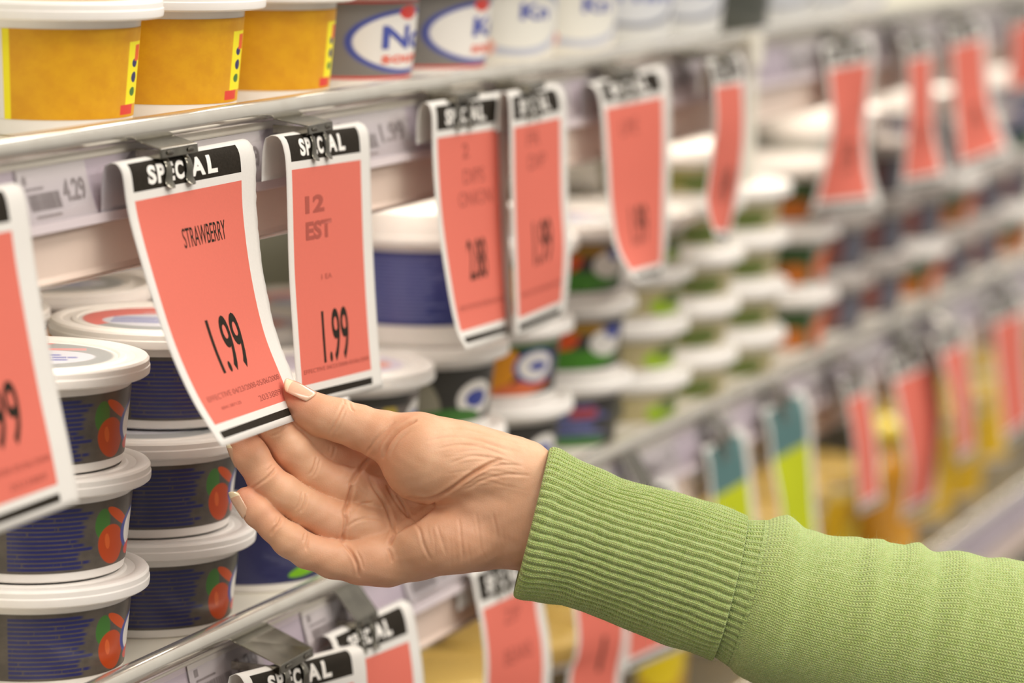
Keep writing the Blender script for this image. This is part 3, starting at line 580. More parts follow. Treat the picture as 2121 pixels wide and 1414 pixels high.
stack(14, ['plum', 'garden', 'plum'], GV, 'grey tub in the third stack from the far right', X=1.56)
stack(15, ['plum', 'plum', 'plum'], GV, 'rust and grey tub in the second stack from the far right', X=1.675)
stack(16, ['garden', 'plum', 'bigplum'], GV, ['dark green tub at the far right', 'rust tub at the far right', 'big white lidded tub at the far right'], X=1.79)
# second row behind
G2 = 'tubs standing in the row behind'
for i, kd in [(4, 'leek'), (5, 'cheddar'), (6, 'salsa')]:
    stack(i, [kd]*(2 if i < 5 else 2), G2, '%s dip tub in the row behind, %s stack from left' % ({'leafnavy': 'navy', 'pine': 'yellow printed', 'leek': 'garlic', 'cheddar': 'cheddar', 'salsa': 'garden'}[kd], ['', '', 'first', 'second', 'third', 'fourth'][i-2]), Y=.172)
for j, i in enumerate([9, 10, 11, 12, 13]): stack(i, ['olive']*4 if i < 12 else ['plum']*3, G2, '%s tub in the back row, %s stack from left' % ('flat olive' if i < 12 else 'rust printed', ['first', 'second', 'third', 'fourth', 'fifth'][j]), Y=.172)
for i, w_ in ((1, 'veg'), (2, 'cheddar'), (3, 'pine')): stack(i-20 if 0 else i, [w_]*3, G2, '%s dip tub in the row behind the nearest stacks' % ['', 'vegetable', 'cheddar', 'onion'][i], Y=.172, X=-.008+.1095*i)
# tubs on the upper shelf
GY = 'yellow tubs on the upper shelf'; GO = 'tubs with oval logos on the upper shelf'
def top(i, kd, lab, g, rz=0): tub(kd, .105*i, .055, ZT, rz, lab, g)
top(0, 'yellow', 'yellow tub with white lid, nearest of three on the upper shelf', GY)
top(1, 'yellow', 'yellow tub with white lid, middle one of three on the upper shelf', GY)
top(2, 'yellow', 'yellow tub with white lid, farthest of three on the upper shelf', GY, 3)
top(3, 'oval', 'grey tub with blue-edged oval logo, beside the last yellow tub', GO)
top(4, 'oval2', 'grey tub with blue-edged oval logo, beside the first white tub', GO)
for i, kd, lb in [(5, 'oval_white', 'white tub with pale oval, beside the grey tubs'), (6, 'oval_white', 'white tub with pale oval, one place further right'), (7, 'oval_pale', 'pale tub with wide blue lettered oval on the upper shelf'), (8, 'oval_pale', 'pale tub with oval left of the dark navy tub'),
                  (9, 'dk_navy', 'dark navy tub on the upper shelf near the upright'), (10, 'oval_pale', 'pale tub just right of the dark navy tub'), (11, 'oval_pale', 'pale tub further right on the upper shelf'), (12, 'oval_white', 'white tub near the far end of upper shelf')]:
    top(i, kd, lb, GO)
for i in range(2, 12): tub(['oval_white', 'oval_pale'][i % 2], .105*i, .17, ZT, 0, 'white tub in the back row of the upper shelf', 'white tubs in the back row of the upper shelf')

# ------------------------------------------------------------------ goods on the lower shelf
MAT['sand_plastic'] = plain('sand_plastic', srgb(206, 176, 100), .3)
KINDS['tallyellow'] = dict(lidm='sand_plastic', lab='tallyellow', h=.104, Rl=.052, rt=.049, rb=.044, skirt=.012, z0=.004, name='yellow_tub')
KINDS['tallbrown'] = dict(lidm='sand_plastic', lab='tallbrown', h=.10, Rl=.052, rt=.049, rb=.044, skirt=.012, z0=.004)
GL = 'tall yellow tubs on the lower shelf'
def make_jug():
    t = empty('juice_bottle'); r = [(0, .001), (.030, 0), (.034, .003), (.034, .062), (.030, .074), (.018, .086), (.0125, .09), (.0125, .099), (0, .099)]
    v, f = lathe(r, 40); autosmooth(mesh('body', v, f, MAT['amber_plastic'], t), .7)
    c = [(.0145, .096)]+[(.019*math.cos(a)+.0, .104+.016*math.sin(a)) for a in np.linspace(-.5, 1.5, 12)]+[(0, .120)]
    v, f = lathe(c, 40); mesh('round_cap', v, f, MAT['lemon_plastic'], t); return t
MAT['amber_plastic'] = mottled('amber_plastic', srgb(214, 150, 30), srgb(226, 166, 50), 20, .12, coat=.6); MAT['lemon_plastic'] = mottled('lemon_plastic', srgb(240, 214, 60), srgb(248, 226, 90), 20, .12, coat=.6)
ORD = ['leftmost', 'second', 'third', 'fourth', 'fifth', 'sixth', 'seventh', 'eighth', 'ninth', 'tenth', 'eleventh', 'twelfth', 'thirteenth', 'fourteenth', 'fifteenth', 'sixteenth']
_q = at(1825, 890, Z=ZB+.106); cnt = {'tallbrown': 0, 'tallyellow': 0}
for i in range(3, 23):
    X = .1+.108*i; kd = 'tallbrown' if i < 7 else 'tallyellow'; Y = .075 if i < 16 else .10
    if i in (8, 16, 18, 19) or math.hypot(X-_q[0], Y-max(_q[1], .045)) < .095: continue
    k_ = ORD[cnt[kd]]; cnt[kd] += 1
    tub(kd, X, Y, ZB, -20+i*9, '%s on the lower shelf, %s' % ({'tallbrown': 'brown printed tub', 'tallyellow': 'tall yellow tub'}[kd], 'leftmost of them' if k_ == 'leftmost' else k_+' from the left'), GL if i >= 7 else 'brown tubs on the lower shelf')
J = None
for i, (px, py) in enumerate([(1825, 890), (1920, 1090), (2100, 720), (2090, 850), (1985, 905)]):
    p = at(px, py, Y=[.03, .035, .05, .035, .06][i])
    # standing on the deck: pick the distance where a cap at this height sits
    z = ZB+.106; q = at(px, py, Z=z)
    if i != 0: continue
    J2 = make_jug() if J is None else copy_tree(J); J = J or J2
    J2.location = (q[0], max(q[1], .045), ZB); finish(J2, ['juice bottle with round yellow cap between red tags', '', 'juice bottle with round yellow cap near the right edge'][i], 'bottle', 'yellow capped juice bottles')
# ------------------------------------------------------------------ the shopper's right hand
# modelled as a blended distance field in camera-aligned millimetres (x right, y up, z towards the viewer), then meshed
DH = 1562.0
def hp(px, py, hz): d = DH-hz; return np.array([(px-CX)/F*d, (CY-py)/F*d, hz])
HS = 0.5
_lo = np.minimum.reduce([hp(455, 1240, 0), hp(455, 1240, 45), hp(455, 1240, -50)]); _hi = np.maximum.reduce([hp(1330, 760, 0), hp(1330, 760, 45), hp(1330, 760, -50)])
_lo[2] = -52; _hi[2] = 46
_lo[1] = hp(0, 1300, 0)[1]
ND = np.ceil((_hi-_lo)/HS).astype(int)+1
def _ax(): return [(_lo[i]+HS*np.arange(ND[i])).astype(np.float32) for i in range(3)]
AX = _ax()
def new_field(): return np.full(ND, 30.0, np.float32)
def smin(a, b, k):
    h = np.maximum(k-np.abs(a-b), 0)/k
    return np.minimum(a, b)-h*h*k*0.25
def sub(lo, hi):
    s = []
    for i in range(3):
        a = int(np.clip(np.floor((lo[i]-_lo[i])/HS), 0, ND[i]-1)); b = int(np.clip(np.ceil((hi[i]-_lo[i])/HS)+1, 1, ND[i])); s.append(slice(a, max(b, a+1)))
    return tuple(s)
def cone(fld, A, B, ra, rb, k, mg=7.0):
    r = max(ra, rb)+mg+k; s = sub(np.minimum(A, B)-r, np.maximum(A, B)+r)
    x, y, z = np.meshgrid(AX[0][s[0]]-A[0], AX[1][s[1]]-A[1], AX[2][s[2]]-A[2], indexing='ij', sparse=True)
    ba = (B-A).astype(np.float32); l2 = float(ba@ba); t = np.clip((x*ba[0]+y*ba[1]+z*ba[2])/l2, 0, 1)
    d = np.sqrt((x-t*ba[0])**2+(y-t*ba[1])**2+(z-t*ba[2])**2)-(ra+(rb-ra)*t)
    fld[s] = smin(fld[s], d, k) if k > 0 else np.minimum(fld[s], d)
def ellip(fld, Cc, rad, k, rot=0.0, neg=False, mg=7.0):
    """ellipsoid with radii in mm, turned by rot (radians) in the picture plane; neg carves"""
    m = max(rad)+mg+k; s = sub(Cc-m, Cc+m)
    x, y, z = np.meshgrid(AX[0][s[0]]-Cc[0], AX[1][s[1]]-Cc[1], AX[2][s[2]]-Cc[2], indexing='ij', sparse=True)
    c, q = math.cos(rot), math.sin(rot); u = (x*c+y*q)/rad[0]; v = (-x*q+y*c)/rad[1]; w_ = z/rad[2]
    g = np.sqrt(u*u+v*v+w_*w_); d = (g-1)*min(rad)
    fld[s] = -smin(-fld[s], d, k) if neg else smin(fld[s], d, k)
def chain(pts, k):
    f = new_field(); P = [(hp(*p[:3]), p[3]) for p in pts]
    for (a, ra), (b, rb) in zip(P[:-1], P[1:]): cone(f, a, b, ra, rb, k)
    return f
palm = new_field()
for a, b, ra, rb, k in [((1100, 1022, -2), (975, 990, -8), 17, 15, 5), ((1095, 1100, -2), (970, 1112, -4), 17, 15.5, 5), ((1100, 1022, -2), (1290, 1095, -2), 17, 14, 5), ((1095, 1100, -2), (1280, 1150, -2), 17, 14, 5),
                        ((975, 1000, -12), (815, 968, -24), 14, 10.5, 5), ((975, 1040, -14), (800, 1030, -19), 13, 10, 5), ((975, 1080, -12), (788, 1098, -10), 13, 10, 5), ((970, 1112, -4), (795, 1158, -3), 15, 11.8, 5),
                        ((985, 1050, -6), (860, 1140, -4), 15, 13, 5), ((992, 1045, 0.5), (1120, 1066, 0), 15.5, 17.5, 7)]:
    cone(palm, hp(*a), hp(*b), ra, rb, k)
ellip(palm, hp(932, 1120, 4), (27.5, 15.5, 14.5), 3, 0.12)            # hypothenar
ellip(palm, hp(772, 1028, -12), (9, 8, 9), 3); ellip(palm, hp(764, 1092, -3), (9.5, 8.5, 9), 3); ellip(palm, hp(775, 1158, 3), (11, 11, 10), 3)   # pads under the fingers
ellip(palm, hp(842, 1052, 6), (9, 7, 12), 5, 0.6, neg=True)       # hollow of the palm
thenar = new_field()
cone(thenar, hp(880, 950, 6), hp(1050, 985, 2), 20.3, 16, 3)
cone(thenar, hp(950, 935, 0), hp(1080, 985, -2), 14, 17, 6)
palm = smin(palm, thenar, 3.0)
thumb = chain([(607, 823, 0, 6.4), (634, 844, 1, 8.1), (666, 861, 1, 9.2), (702, 870, 1, 9.5), (745, 885, 1, 9.9), (795, 903, 2, 11.3), (850, 922, 3, 14.5), (885, 940, 3, 17)], 3)
ellip(palm, hp(738, 1006, -9), (6.5, 8, 8), 2.5); ellip(palm, hp(735, 1082, -1), (7, 8.5, 8.5), 2.5)
index = chain([(552, 812, -3, 7.2), (580, 836, -4, 7.9), (612, 866, -5, 7.8), (648, 900, -8, 8.3), (688, 934, -12, 8.3), (745, 955, -18, 9.2), (815, 968, -24, 10)], 2.5)
middle = chain([(534, 834, 4, 7.3), (548, 858, 3, 8.0), (572, 892, 2, 7.9), (604, 932, 0, 9.0), (642, 974, -4, 8.9), (700, 1008, -8, 10.2), (797, 1033, -19, 10)], 2.2)
ring = chain([(505, 914, 10, 6.9), (520, 944, 10, 8.1), (547, 988, 9, 8.0), (585, 1022, 7, 9.0), (630, 1050, 4, 8.7), (690, 1080, 0, 9.8), (788, 1104, -9, 10)], 2.2)
pinky = chain([(511, 1034, 12, 5.9), (535, 1060, 12, 6.9), (566, 1092, 12, 6.5), (600, 1119, 11, 7.8), (636, 1141, 9, 7.8), (690, 1157, 5, 8.9), (748, 1166, 1, 9.8), (803, 1165, -3, 11.2)], 2.3)
body = None
for f_, k in ((thumb, 5), (index, 3), (middle, 2.2), (ring, 2.2), (pinky, 3)):
    g = smin(palm, f_, k); body = g if body is None else np.minimum(body, g) if f_ is not None else body
# neighbouring fingers meet in a narrow web only
def surface_nets(f):
    neg = f < 0
    nx, ny, nz = f.shape; cells = np.zeros((nx-1, ny-1, nz-1), np.uint8)
    for dx in (0, 1):
        for dy in (0, 1):
            for dz in (0, 1): cells += neg[dx:nx-1+dx, dy:ny-1+dy, dz:nz-1+dz]
    act = (cells > 0) & (cells < 8); idx = np.full(act.shape, -1, np.int64); c = np.argwhere(act); idx[act] = np.arange(len(c))
    acc = np.zeros((len(c), 3)); cnt = np.zeros(len(c)); offs = [(a, b, d) for a in (0, 1) for b in (0, 1) for d in (0, 1)]
    val = {o: f[c[:, 0]+o[0], c[:, 1]+o[1], c[:, 2]+o[2]].astype(np.float64) for o in offs}
    for o in offs:
        for ax in range(3):
            if o[ax] == 0:
                p = list(o); p[ax] = 1; p = tuple(p); a, b = val[o], val[p]; m = (a < 0) != (b < 0)
                t = np.where(m, a/np.where(m, a-b, 1), 0); q = np.tile(np.array(o, float), (len(c), 1)); q[:, ax] += t
                acc[m] += q[m]; cnt[m] += 1
    V = _lo+HS*(c+acc/cnt[:, None]); Q = []
    for ax in range(3):
        sl0 = [slice(None)]*3; sl1 = [slice(None)]*3; sl0[ax] = slice(0, -1); sl1[ax] = slice(1, None)
        a = neg[tuple(sl0)]; b = neg[tuple(sl1)]; e = np.argwhere(a != b); o1, o2 = [i for i in range(3) if i != ax]
        ok = (e[:, o1] > 0) & (e[:, o2] > 0) & (e[:, o1] < f.shape[o1]-1) & (e[:, o2] < f.shape[o2]-1); e = e[ok]
        def cell(d1, d2): g = e.copy(); g[:, o1] -= d1; g[:, o2] -= d2; return idx[g[:, 0], g[:, 1], g[:, 2]]
        q = np.stack([cell(1, 1), cell(0, 1), cell(0, 0), cell(1, 0)], 1); flip = a[e[:, 0], e[:, 1], e[:, 2]]
        if ax == 1: flip = ~flip
        q[~flip] = q[~flip][:, ::-1]; Q.append(q)
    Q = np.concatenate(Q); return V, Q[(Q >= 0).all(1)]
HV, HQ = surface_nets(body)
def vnormals(V, Q):
    n = np.cross(V[Q[:, 2]]-V[Q[:, 0]], V[Q[:, 3]]-V[Q[:, 1]]); N = np.zeros_like(V)
    for i in range(4):
        for j in range(3): N[:, j] += np.bincount(Q[:, i], n[:, j], len(V))
    return N/(np.linalg.norm(N, axis=1)[:, None]+1e-12)
def smooth(V, Q, it, lam=0.5):
    for _ in range(it):
        S_ = np.zeros_like(V); c = np.zeros(len(V))
        for i in range(4):
            a, b = Q[:, i], Q[:, (i+1) % 4]
            for p, q in ((a, b), (b, a)):
                c += np.bincount(p, minlength=len(V))
                for j in range(3): S_[:, j] += np.bincount(p, V[q, j], len(V))
        V = V+lam*(S_/c[:, None]-V)
    return V
HV = smooth(HV, HQ, 5)
HN = vnormals(HV, HQ)
def to_px(V): d = DH-V[:, 2]; return V[:, 0]/d*F+CX, CY-V[:, 1]/d*F
# frontmost test on a coarse raster, so a crease only marks the finger it lies on
_px, _py = to_px(HV); _bx = (_px/4).astype(int); _by = (_py/4).astype(int); _key = _by*700+_bx
_zb = np.full(_key.max()+1, -999.0); np.maximum.at(_zb, _key, HV[:, 2]); FRONT = (HV[:, 2] > _zb[_key]-5.0) & (HN[:, 2] > 0.02)
def seg_dist(px, py, P):
    best = np.full(len(px), 1e9); tt = np.zeros(len(px)); L = 0
    Ls = [math.dist(P[i], P[i+1]) for i in range(len(P)-1)]; T_ = sum(Ls)
    for i, l in enumerate(Ls):
        ax, ay = P[i]; bx, by = P[i+1]; t = np.clip(((px-ax)*(bx-ax)+(py-ay)*(by-ay))/(l*l+1e-9), 0, 1); d = np.hypot(px-ax-t*(bx-ax), py-ay-t*(by-ay))
        m = d < best; best[m] = d[m]; tt[m] = (L+t[m]*l)/T_; L += l
    return best, tt
def curve(P):
    if len(P) < 3: return P
    out = []
    for i in range(len(P)-1):
        p0, p1, p2, p3 = [np.array(P[j], float) for j in (max(i-1, 0), i, i+1, min(i+2, len(P)-1))]
        for t in (0, .25, .5, .75): out.append(tuple(0.5*((2*p1)+(-p0+p2)*t+(2*p0-5*p1+4*p2-p3)*t*t+(-p0+3*p1-3*p2+p3)*t**3)))
    return out+[tuple(P[-1])]
def crease(P, depth, width, swell=0.25):
    """press a fold of the given depth (mm) and half width (px) into the skin, with swollen flanks"""
    P = curve(P); xs_ = [p[0] for p in P]; ys_ = [p[1] for p in P]; m = 5*width+4
    s = np.where(FRONT & (_px > min(xs_)-m) & (_px < max(xs_)+m) & (_py > min(ys_)-m) & (_py < max(ys_)+m))[0]
    if not len(s): return
    d, t = seg_dist(_px[s], _py[s], P); fade = np.clip(np.minimum(t, 1-t)*6, 0, 1)**.7
    q = -depth*np.exp(-(d/width)**2)+swell*depth*np.exp(-((d-2.4*width)/(1.3*width))**2)
    HV[s] += HN[s]*(q*fade)[:, None]
CREASES = [
    # thumb: interphalangeal folds, base fold, skin folds running over the ball
    ([(679, 905), (690, 880), (705, 850), (712, 832)], .35, 3.0), ([(690, 908), (703, 880), (716, 846)], .28, 2.6),
    ([(793, 952), (800, 925), (818, 898), (842, 880), (864, 869)], 1.5, 3.6), ([(757, 942), (775, 915), (800, 888), (820, 872)], .45, 3.0), ([(810, 940), (826, 912), (850, 892)], .3, 2.4),
    ([(724, 832), (728, 846), (735, 852)], .35, 2), ([(712, 826), (714, 838)], .3, 2),
    # thenar crease and the deep hollow beside it
    ([(842, 1030), (862, 1034), (890, 1034), (925, 1018), (965, 990), (1005, 965), (1040, 950)], 1.35, 3.6),
    ([(880, 915), (930, 905), (985, 910), (1030, 925), (1070, 940)], .22, 3.2), ([(905, 930), (955, 920), (1010, 930), (1050, 945)], .2, 3.0), ([(930, 960), (975, 945), (1020, 948), (1065, 958)], .2, 2.8), ([(900, 895), (950, 888), (1010, 900)], .16, 3),
    ([(950, 1000), (990, 975), (1040, 962), (1085, 965)], .3, 3.2), ([(965, 1015), (1005, 992), (1055, 982), (1100, 985)], .3, 3.0),
    # palm folds
    ([(763, 985), (775, 1010), (795, 1040), (808, 1070), (815, 1100), (806, 1130)], .9, 3.6), ([(820, 1022), (832, 1040), (842, 1058), (848, 1075)], .9, 3.2), ([(800, 1000), (815, 1030), (838, 1062), (862, 1078)], .6, 3.0),
    ([(806, 1130), (815, 1108), (835, 1090), (860, 1078), (885, 1058), (905, 1036)], 1.2, 4.0), ([(715, 1095), (735, 1080), (765, 1072), (800, 1078)], .35, 3), ([(728, 1060), (745, 1045), (775, 1040)], .3, 3),
    ([(803, 1135), (810, 1150), (812, 1165)], .5, 3), ([(858, 1082), (870, 1100), (876, 1125), (892, 1160)], .35, 3.2), ([(905, 1085), (912, 1110), (925, 1150)], .22, 3), ([(950, 1070), (955, 1110), (960, 1160)], .22, 3), ([(985, 1060), (992, 1100), (996, 1150)], .2, 3), ([(1020, 1060), (1028, 1100), (1028, 1150)], .2, 3),
    # finger base folds
    ([(720, 1120), (722, 1090), (728, 1060), (714, 1058)], .2, 2.5), ([(706, 1124), (713, 1100), (717, 1078), (712, 1060)], 1.0, 4.0), ([(712, 1062), (722, 1035), (730, 1004)], 1.1, 4.0), ([(728, 1002), (740, 978), (765, 948)], 1.0, 4.0), ([(744, 1196), (740, 1168), (724, 1138), (708, 1122)], .9, 3.2), ([(752, 1178), (748, 1160), (738, 1140)], .3, 2.5),
    # finger joint folds
    ([(583, 1070), (578, 1084), (566, 1097), (560, 1110)], .55, 2.8), ([(575, 1068), (568, 1085)], .3, 2.2), ([(640, 1103), (636, 1122), (634, 1140)], .5, 2.8), ([(632, 1103), (628, 1122)], .3, 2.4),
    ([(572, 968), (560, 984), (542, 998), (520, 1012)], .5, 2.8), ([(566, 962), (553, 976)], .25, 2.2), ([(634, 1021), (632, 1040), (622, 1062)], .5, 2.8), ([(625, 1018), (622, 1038), (612, 1056)], .35, 2.4),
    ([(656, 945), (652, 965), (640, 985)], .5, 2.8), ([(663, 950), (657, 972), (648, 990)], .4, 2.6), ([(592, 880), (580, 895), (560, 905)], .35, 2.6), ([(694, 925), (691, 940), (686, 950)], .4, 2.4), ([(684, 922), (681, 936)], .25, 2.2)]
for P, d_, w_ in CREASES: crease(P, d_*1.35, w_*.86)
_r = random.Random(11)
for i in range(11):     # fine fan of lines from the thumb root to the wrist
    y0 = 900+i*11+_r.uniform(-3, 3); x0 = 880+_r.uniform(0, 60)+i*5; x1 = 1075+_r.uniform(-30, 25); y1 = 925+i*9+_r.uniform(-4, 4)
    crease([(x0, y0+6), ((x0+x1)/2, (y0+y1)/2-9), (x1, y1)], _r.uniform(.07, .15), _r.uniform(2.0, 2.8))
for i in range(16):     # short cross lines on the heel of the hand
    x0 = 870+i*14+_r.uniform(-4, 4); y0 = _r.uniform(1070, 1120); crease([(x0, y0), (x0+5, y0+32), (x0+9+_r.uniform(-5, 8), y0+_r.uniform(50, 85))], _r.uniform(.06, .13), 2.2)
for i in range(8): x0 = 1052+i*6; crease([(x0, 985+i*3), (x0-2, 1040), (x0-10, 1110+i*5)], _r.uniform(.05, .1), 2.2)
for i in range(6): x0 = 735+i*9; crease([(x0, 1000+i*8), (x0+14, 1012+i*9), (x0+20, 1030+i*8)], .10, 2.2)
HV = smooth(HV, HQ, 1, 0.3); HN = vnormals(HV, HQ)
# soft, slow unevenness of living skin
ph = HV*0.35
HV += HN*(0.10*np.sin(ph[:, 0]*1.3+1.7*np.sin(ph[:, 1]))*np.sin(ph[:, 1]*1.1+ph[:, 2]))[:, None]
def hand_world(V):
    c = np.stack([V[:, 0], V[:, 1], -(DH-V[:, 2])], 1)/1000.0
    return O+c @ R.T
# how pink the skin is: finger ends, knuckle pads and the rim of the palm carry more blood
pink = np.zeros(len(HV))
for px_, py_, hz_, rr_, a_ in [(600, 822, 0, 13, .9), (500, 914, 10, 13, .7), (498, 1022, 12, 12, .8), (535, 834, 4, 14, .7), (550, 812, -3, 14, .7), (560, 960, 8, 14, .35), (660, 1130, 6, 16, .3), (680, 1090, 2, 14, .4), (690, 980, -8, 15, .35), (545, 1070, 12, 10, .5), (760, 1160, 3, 16, .35), (790, 930, 2, 18, .2), (960, 1090, 8, 26, .25), (720, 945, -12, 14, .4)]:
    c_ = hp(px_, py_, hz_); d2 = ((HV-c_)**2).sum(1); pink = np.maximum(pink, a_*np.exp(-d2/rr_**2))
person = empty('person', tuple(hand_world(np.array([hp(1250, 1130, 0)]))[0]), label='person reaching in from the right, pale green ribbed sweater sleeve, fingers pinching the strawberry tag', cat='person')
def rel(W): return W-np.array(person.location)
n = NT('skin'); _at = n.new('ShaderNodeAttribute'); _at.attribute_name = 'pink'
_o = n.obj(); _l = n.noise(_o, 55, 4, .55); _f = n.noise(_o, 420, 4, .6)
_vo = n.new('ShaderNodeTexVoronoi', feature='DISTANCE_TO_EDGE'); n.put(_vo.inputs['Vector'], _o); _vo.inputs['Scale'].default_value = 850
col = n.mix(n.step(_l, .5, .2), srgb(216, 168, 132), srgb(226, 182, 148)); col = n.mix(n.m('MULTIPLY', _at.outputs['Fac'], .75), col, srgb(210, 122, 98))
col = n.mix(n.m('MULTIPLY', n.step(_f, .55, .15), .15), col, srgb(214, 154, 116))
n.bump(n.m('ADD', n.m('MULTIPLY', _f, .9), n.m('MULTIPLY', n.step(_vo.outputs['Distance'], .12, .12), .55)), .22, .00022)
MAT['skin'] = n.out(col, .46, spec=.4, sss=.28, sssr=(1.0, .42, .24)); n.b.inputs['Subsurface Scale'].default_value = .0028
W = rel(hand_world(HV)); hand = mesh('hand', W, HQ, MAT['skin'], person)
a = hand.data.attributes.new('pink', 'FLOAT', 'POINT'); a.data.foreach_set('value', pink.astype(np.float32))
# nails
MAT['nail'] = mottled('nail', srgb(226, 178, 146), srgb(232, 188, 156), 200, .12, coat=.9, sss=.1, sssr=(1, .4, .3)); MAT['nail_tip'] = plain('nail_tip', srgb(240, 222, 184), .15, coat=.8)
def nail(C0, U, Nn, L_, Wd, curv, tipf, label):
    """nail plate: centre line from cuticle C0 along U, facing Nn, curved across"""
    U = U/np.linalg.norm(U); Nn = Nn-U*(Nn@U); Nn /= np.linalg.norm(Nn); S_ = np.cross(U, Nn); V = []; Fc = []; mi = []; nu, nv = 17, 15
    for j in range(nv):
        t = j/(nv-1); w_ = Wd*(1-.16*(1-t)**4-.24*max(0, (t-.72)/.28)**2)
        for i in range(nu):
            s_ = -1+2*i/(nu-1); a_ = s_*curv; e = (1-abs(s_)**3)
            ll = L_*t*(1 if t < .75 else 1)+L_*.0; back = -.18*L_*(1-t)*abs(s_)**2*0
            tip = -.16*L_*abs(s_)**2.2*max(0, (t-.5)/.5)
            r_ = Wd/math.sin(curv); V.append(C0+U*(ll+tip+.12*L_*(1-t)*abs(s_)**2)+S_*(w_/Wd*r_*math.sin(a_))+Nn*(r_*(math.cos(a_)-1)+.5*math.sin(PI*t*.9)*.8-.12+.0*e))
    for j in range(nv-1):
        for i in range(nu-1): Fc.append((j*nu+i, j*nu+i+1, (j+1)*nu+i+1, (j+1)*nu+i)); mi.append(1 if (j+.5)/(nv-1) > tipf else 0)
    o = mesh('fingernail', rel(hand_world(np.array(V))), Fc, [MAT['nail'], MAT['nail_tip']], person, mi); o['label'] = label
    sm = o.modifiers.new('thick', 'SOLIDIFY'); sm.thickness = .0005; sm.offset = 0; return o
nail(hp(654, 816, 6.6), hp(589, 784, 3.9)-hp(654, 816, 6.6), np.array([.38, .80, .45]), 15.8, 5.9, .9, .76, 'glossy thumbnail')
nail(hp(504, 1073, 15.5), hp(474, 1019, 15)-hp(504, 1073, 15.5), np.array([-.76, -.45, .52]), 13.6, 4.6, .9, .80, 'small fingernail seen from the side')
nail(hp(487, 968, 9), hp(467, 916, 10)-hp(487, 968, 9), np.array([-.93, -.3, .15]), 12.5, 4.8, .95, .80, 'ring fingernail seen edge-on')
# ------------------------------------------------------------------ sweater sleeve: turned-back ribbed cuff, rib band, stockinette arm
_top = [(1140, 918), (1236, 962), (1287, 983), (1390, 1011), (1493, 1040), (1552, 1060), (1592, 1070), (1630, 1071), (1668, 1094), (1704, 1101), (1791, 1119), (1832, 1114), (1874, 1129), (1904, 1127), (1946, 1142), (2007, 1145), (2121, 1163), (2300, 1190), (2700, 1260), (3300, 1370)]
_bot = [(1060, 1242), (1160, 1257), (1212, 1275), (1310, 1315), (1412, 1351), (1474, 1374), (1508, 1388), (1540, 1404), (1580, 1420), (1616, 1432), (1690, 1456), (1730, 1468), (1768, 1480), (1800, 1488), (1845, 1500), (1910, 1520), (2030, 1552), (2220, 1600), (2640, 1720), (3240, 1900)]
class Tube:
    def __init__(s, a, b, dz=0.84):
        tp = np.array([hp(*p, 0) for p in _top]); bt = np.array([hp(*p, 0) for p in _bot]); c = (tp+bt)/2; l = np.r_[0, np.cumsum(np.linalg.norm(np.diff(c, axis=0), axis=1))]
        s.l = l; s.c = c; s.h = (tp-bt)/2; s.dz = dz
    def at(s, t):
        return (np.array([np.interp(t, s.l, s.c[:, i]) for i in range(3)]).T, np.array([np.interp(t, s.l, s.h[:, i]) for i in range(3)]).T)
TB = Tube(0, 0); LC = TB.l[5]; LB = TB.l[6]
def tube_grid(ts, nth, rad):
    """rad(t, theta) = offset in mm from the nominal sleeve surface"""
    c, h = TB.at(ts); k = np.ones(9)/9
    hn = np.linalg.norm(h, axis=1); th = np.linspace(0, 2*PI, nth+1); T_, TH = np.meshgrid(ts, th, indexing='ij')
    r = rad(T_, TH); ct, st = np.cos(TH), np.sin(TH); hu = h/hn[:, None]
    P = c[:, None, :]+hu[:, None, :]*((hn[:, None]+r)*ct)[..., None]; P[..., 2] += (hn[:, None]*TB.dz+r)*st
    arc_ = TH*30.0
    uv = np.stack([T_, arc_], -1); n1, n2 = T_.shape
    i, j = np.meshgrid(np.arange(n1-1), np.arange(n2-1), indexing='ij'); a = i*n2+j
    return P.reshape(-1, 3), np.stack([a, a+1, a+n2+1, a+n2], -1).reshape(-1, 4), uv.reshape(-1, 2)
NR = 56
def rib(th, t, amp):
    w_ = th*NR+0.6*np.sin(t*.07+th*2)+.25*np.sin(t*.5+th*9); g = np.abs(np.cos(w_/2)); return amp*(g**0.5-1)
def wob(t, th): return .5*np.sin(t*.11+2*th)+.35*np.sin(t*.23+5*th+1)+.2*np.sin(t*.31-3*th)
def cuff_r(t, th):
    roll = np.clip((2.6-t)/2.6, 0, 1); end = np.clip((t-(LC-1.2))/1.2, 0, 1)
    return -1.2+rib(th, t, 2.0)+wob(t, th)*.6*np.clip(t/10, 0, 1)-2.2*(1-np.sqrt(np.clip(1-roll**2, 0, 1)))-1.1*(1-np.sqrt(np.clip(1-end**2, 0, 1)))+.7*np.exp(-((t-5)/4)**2)
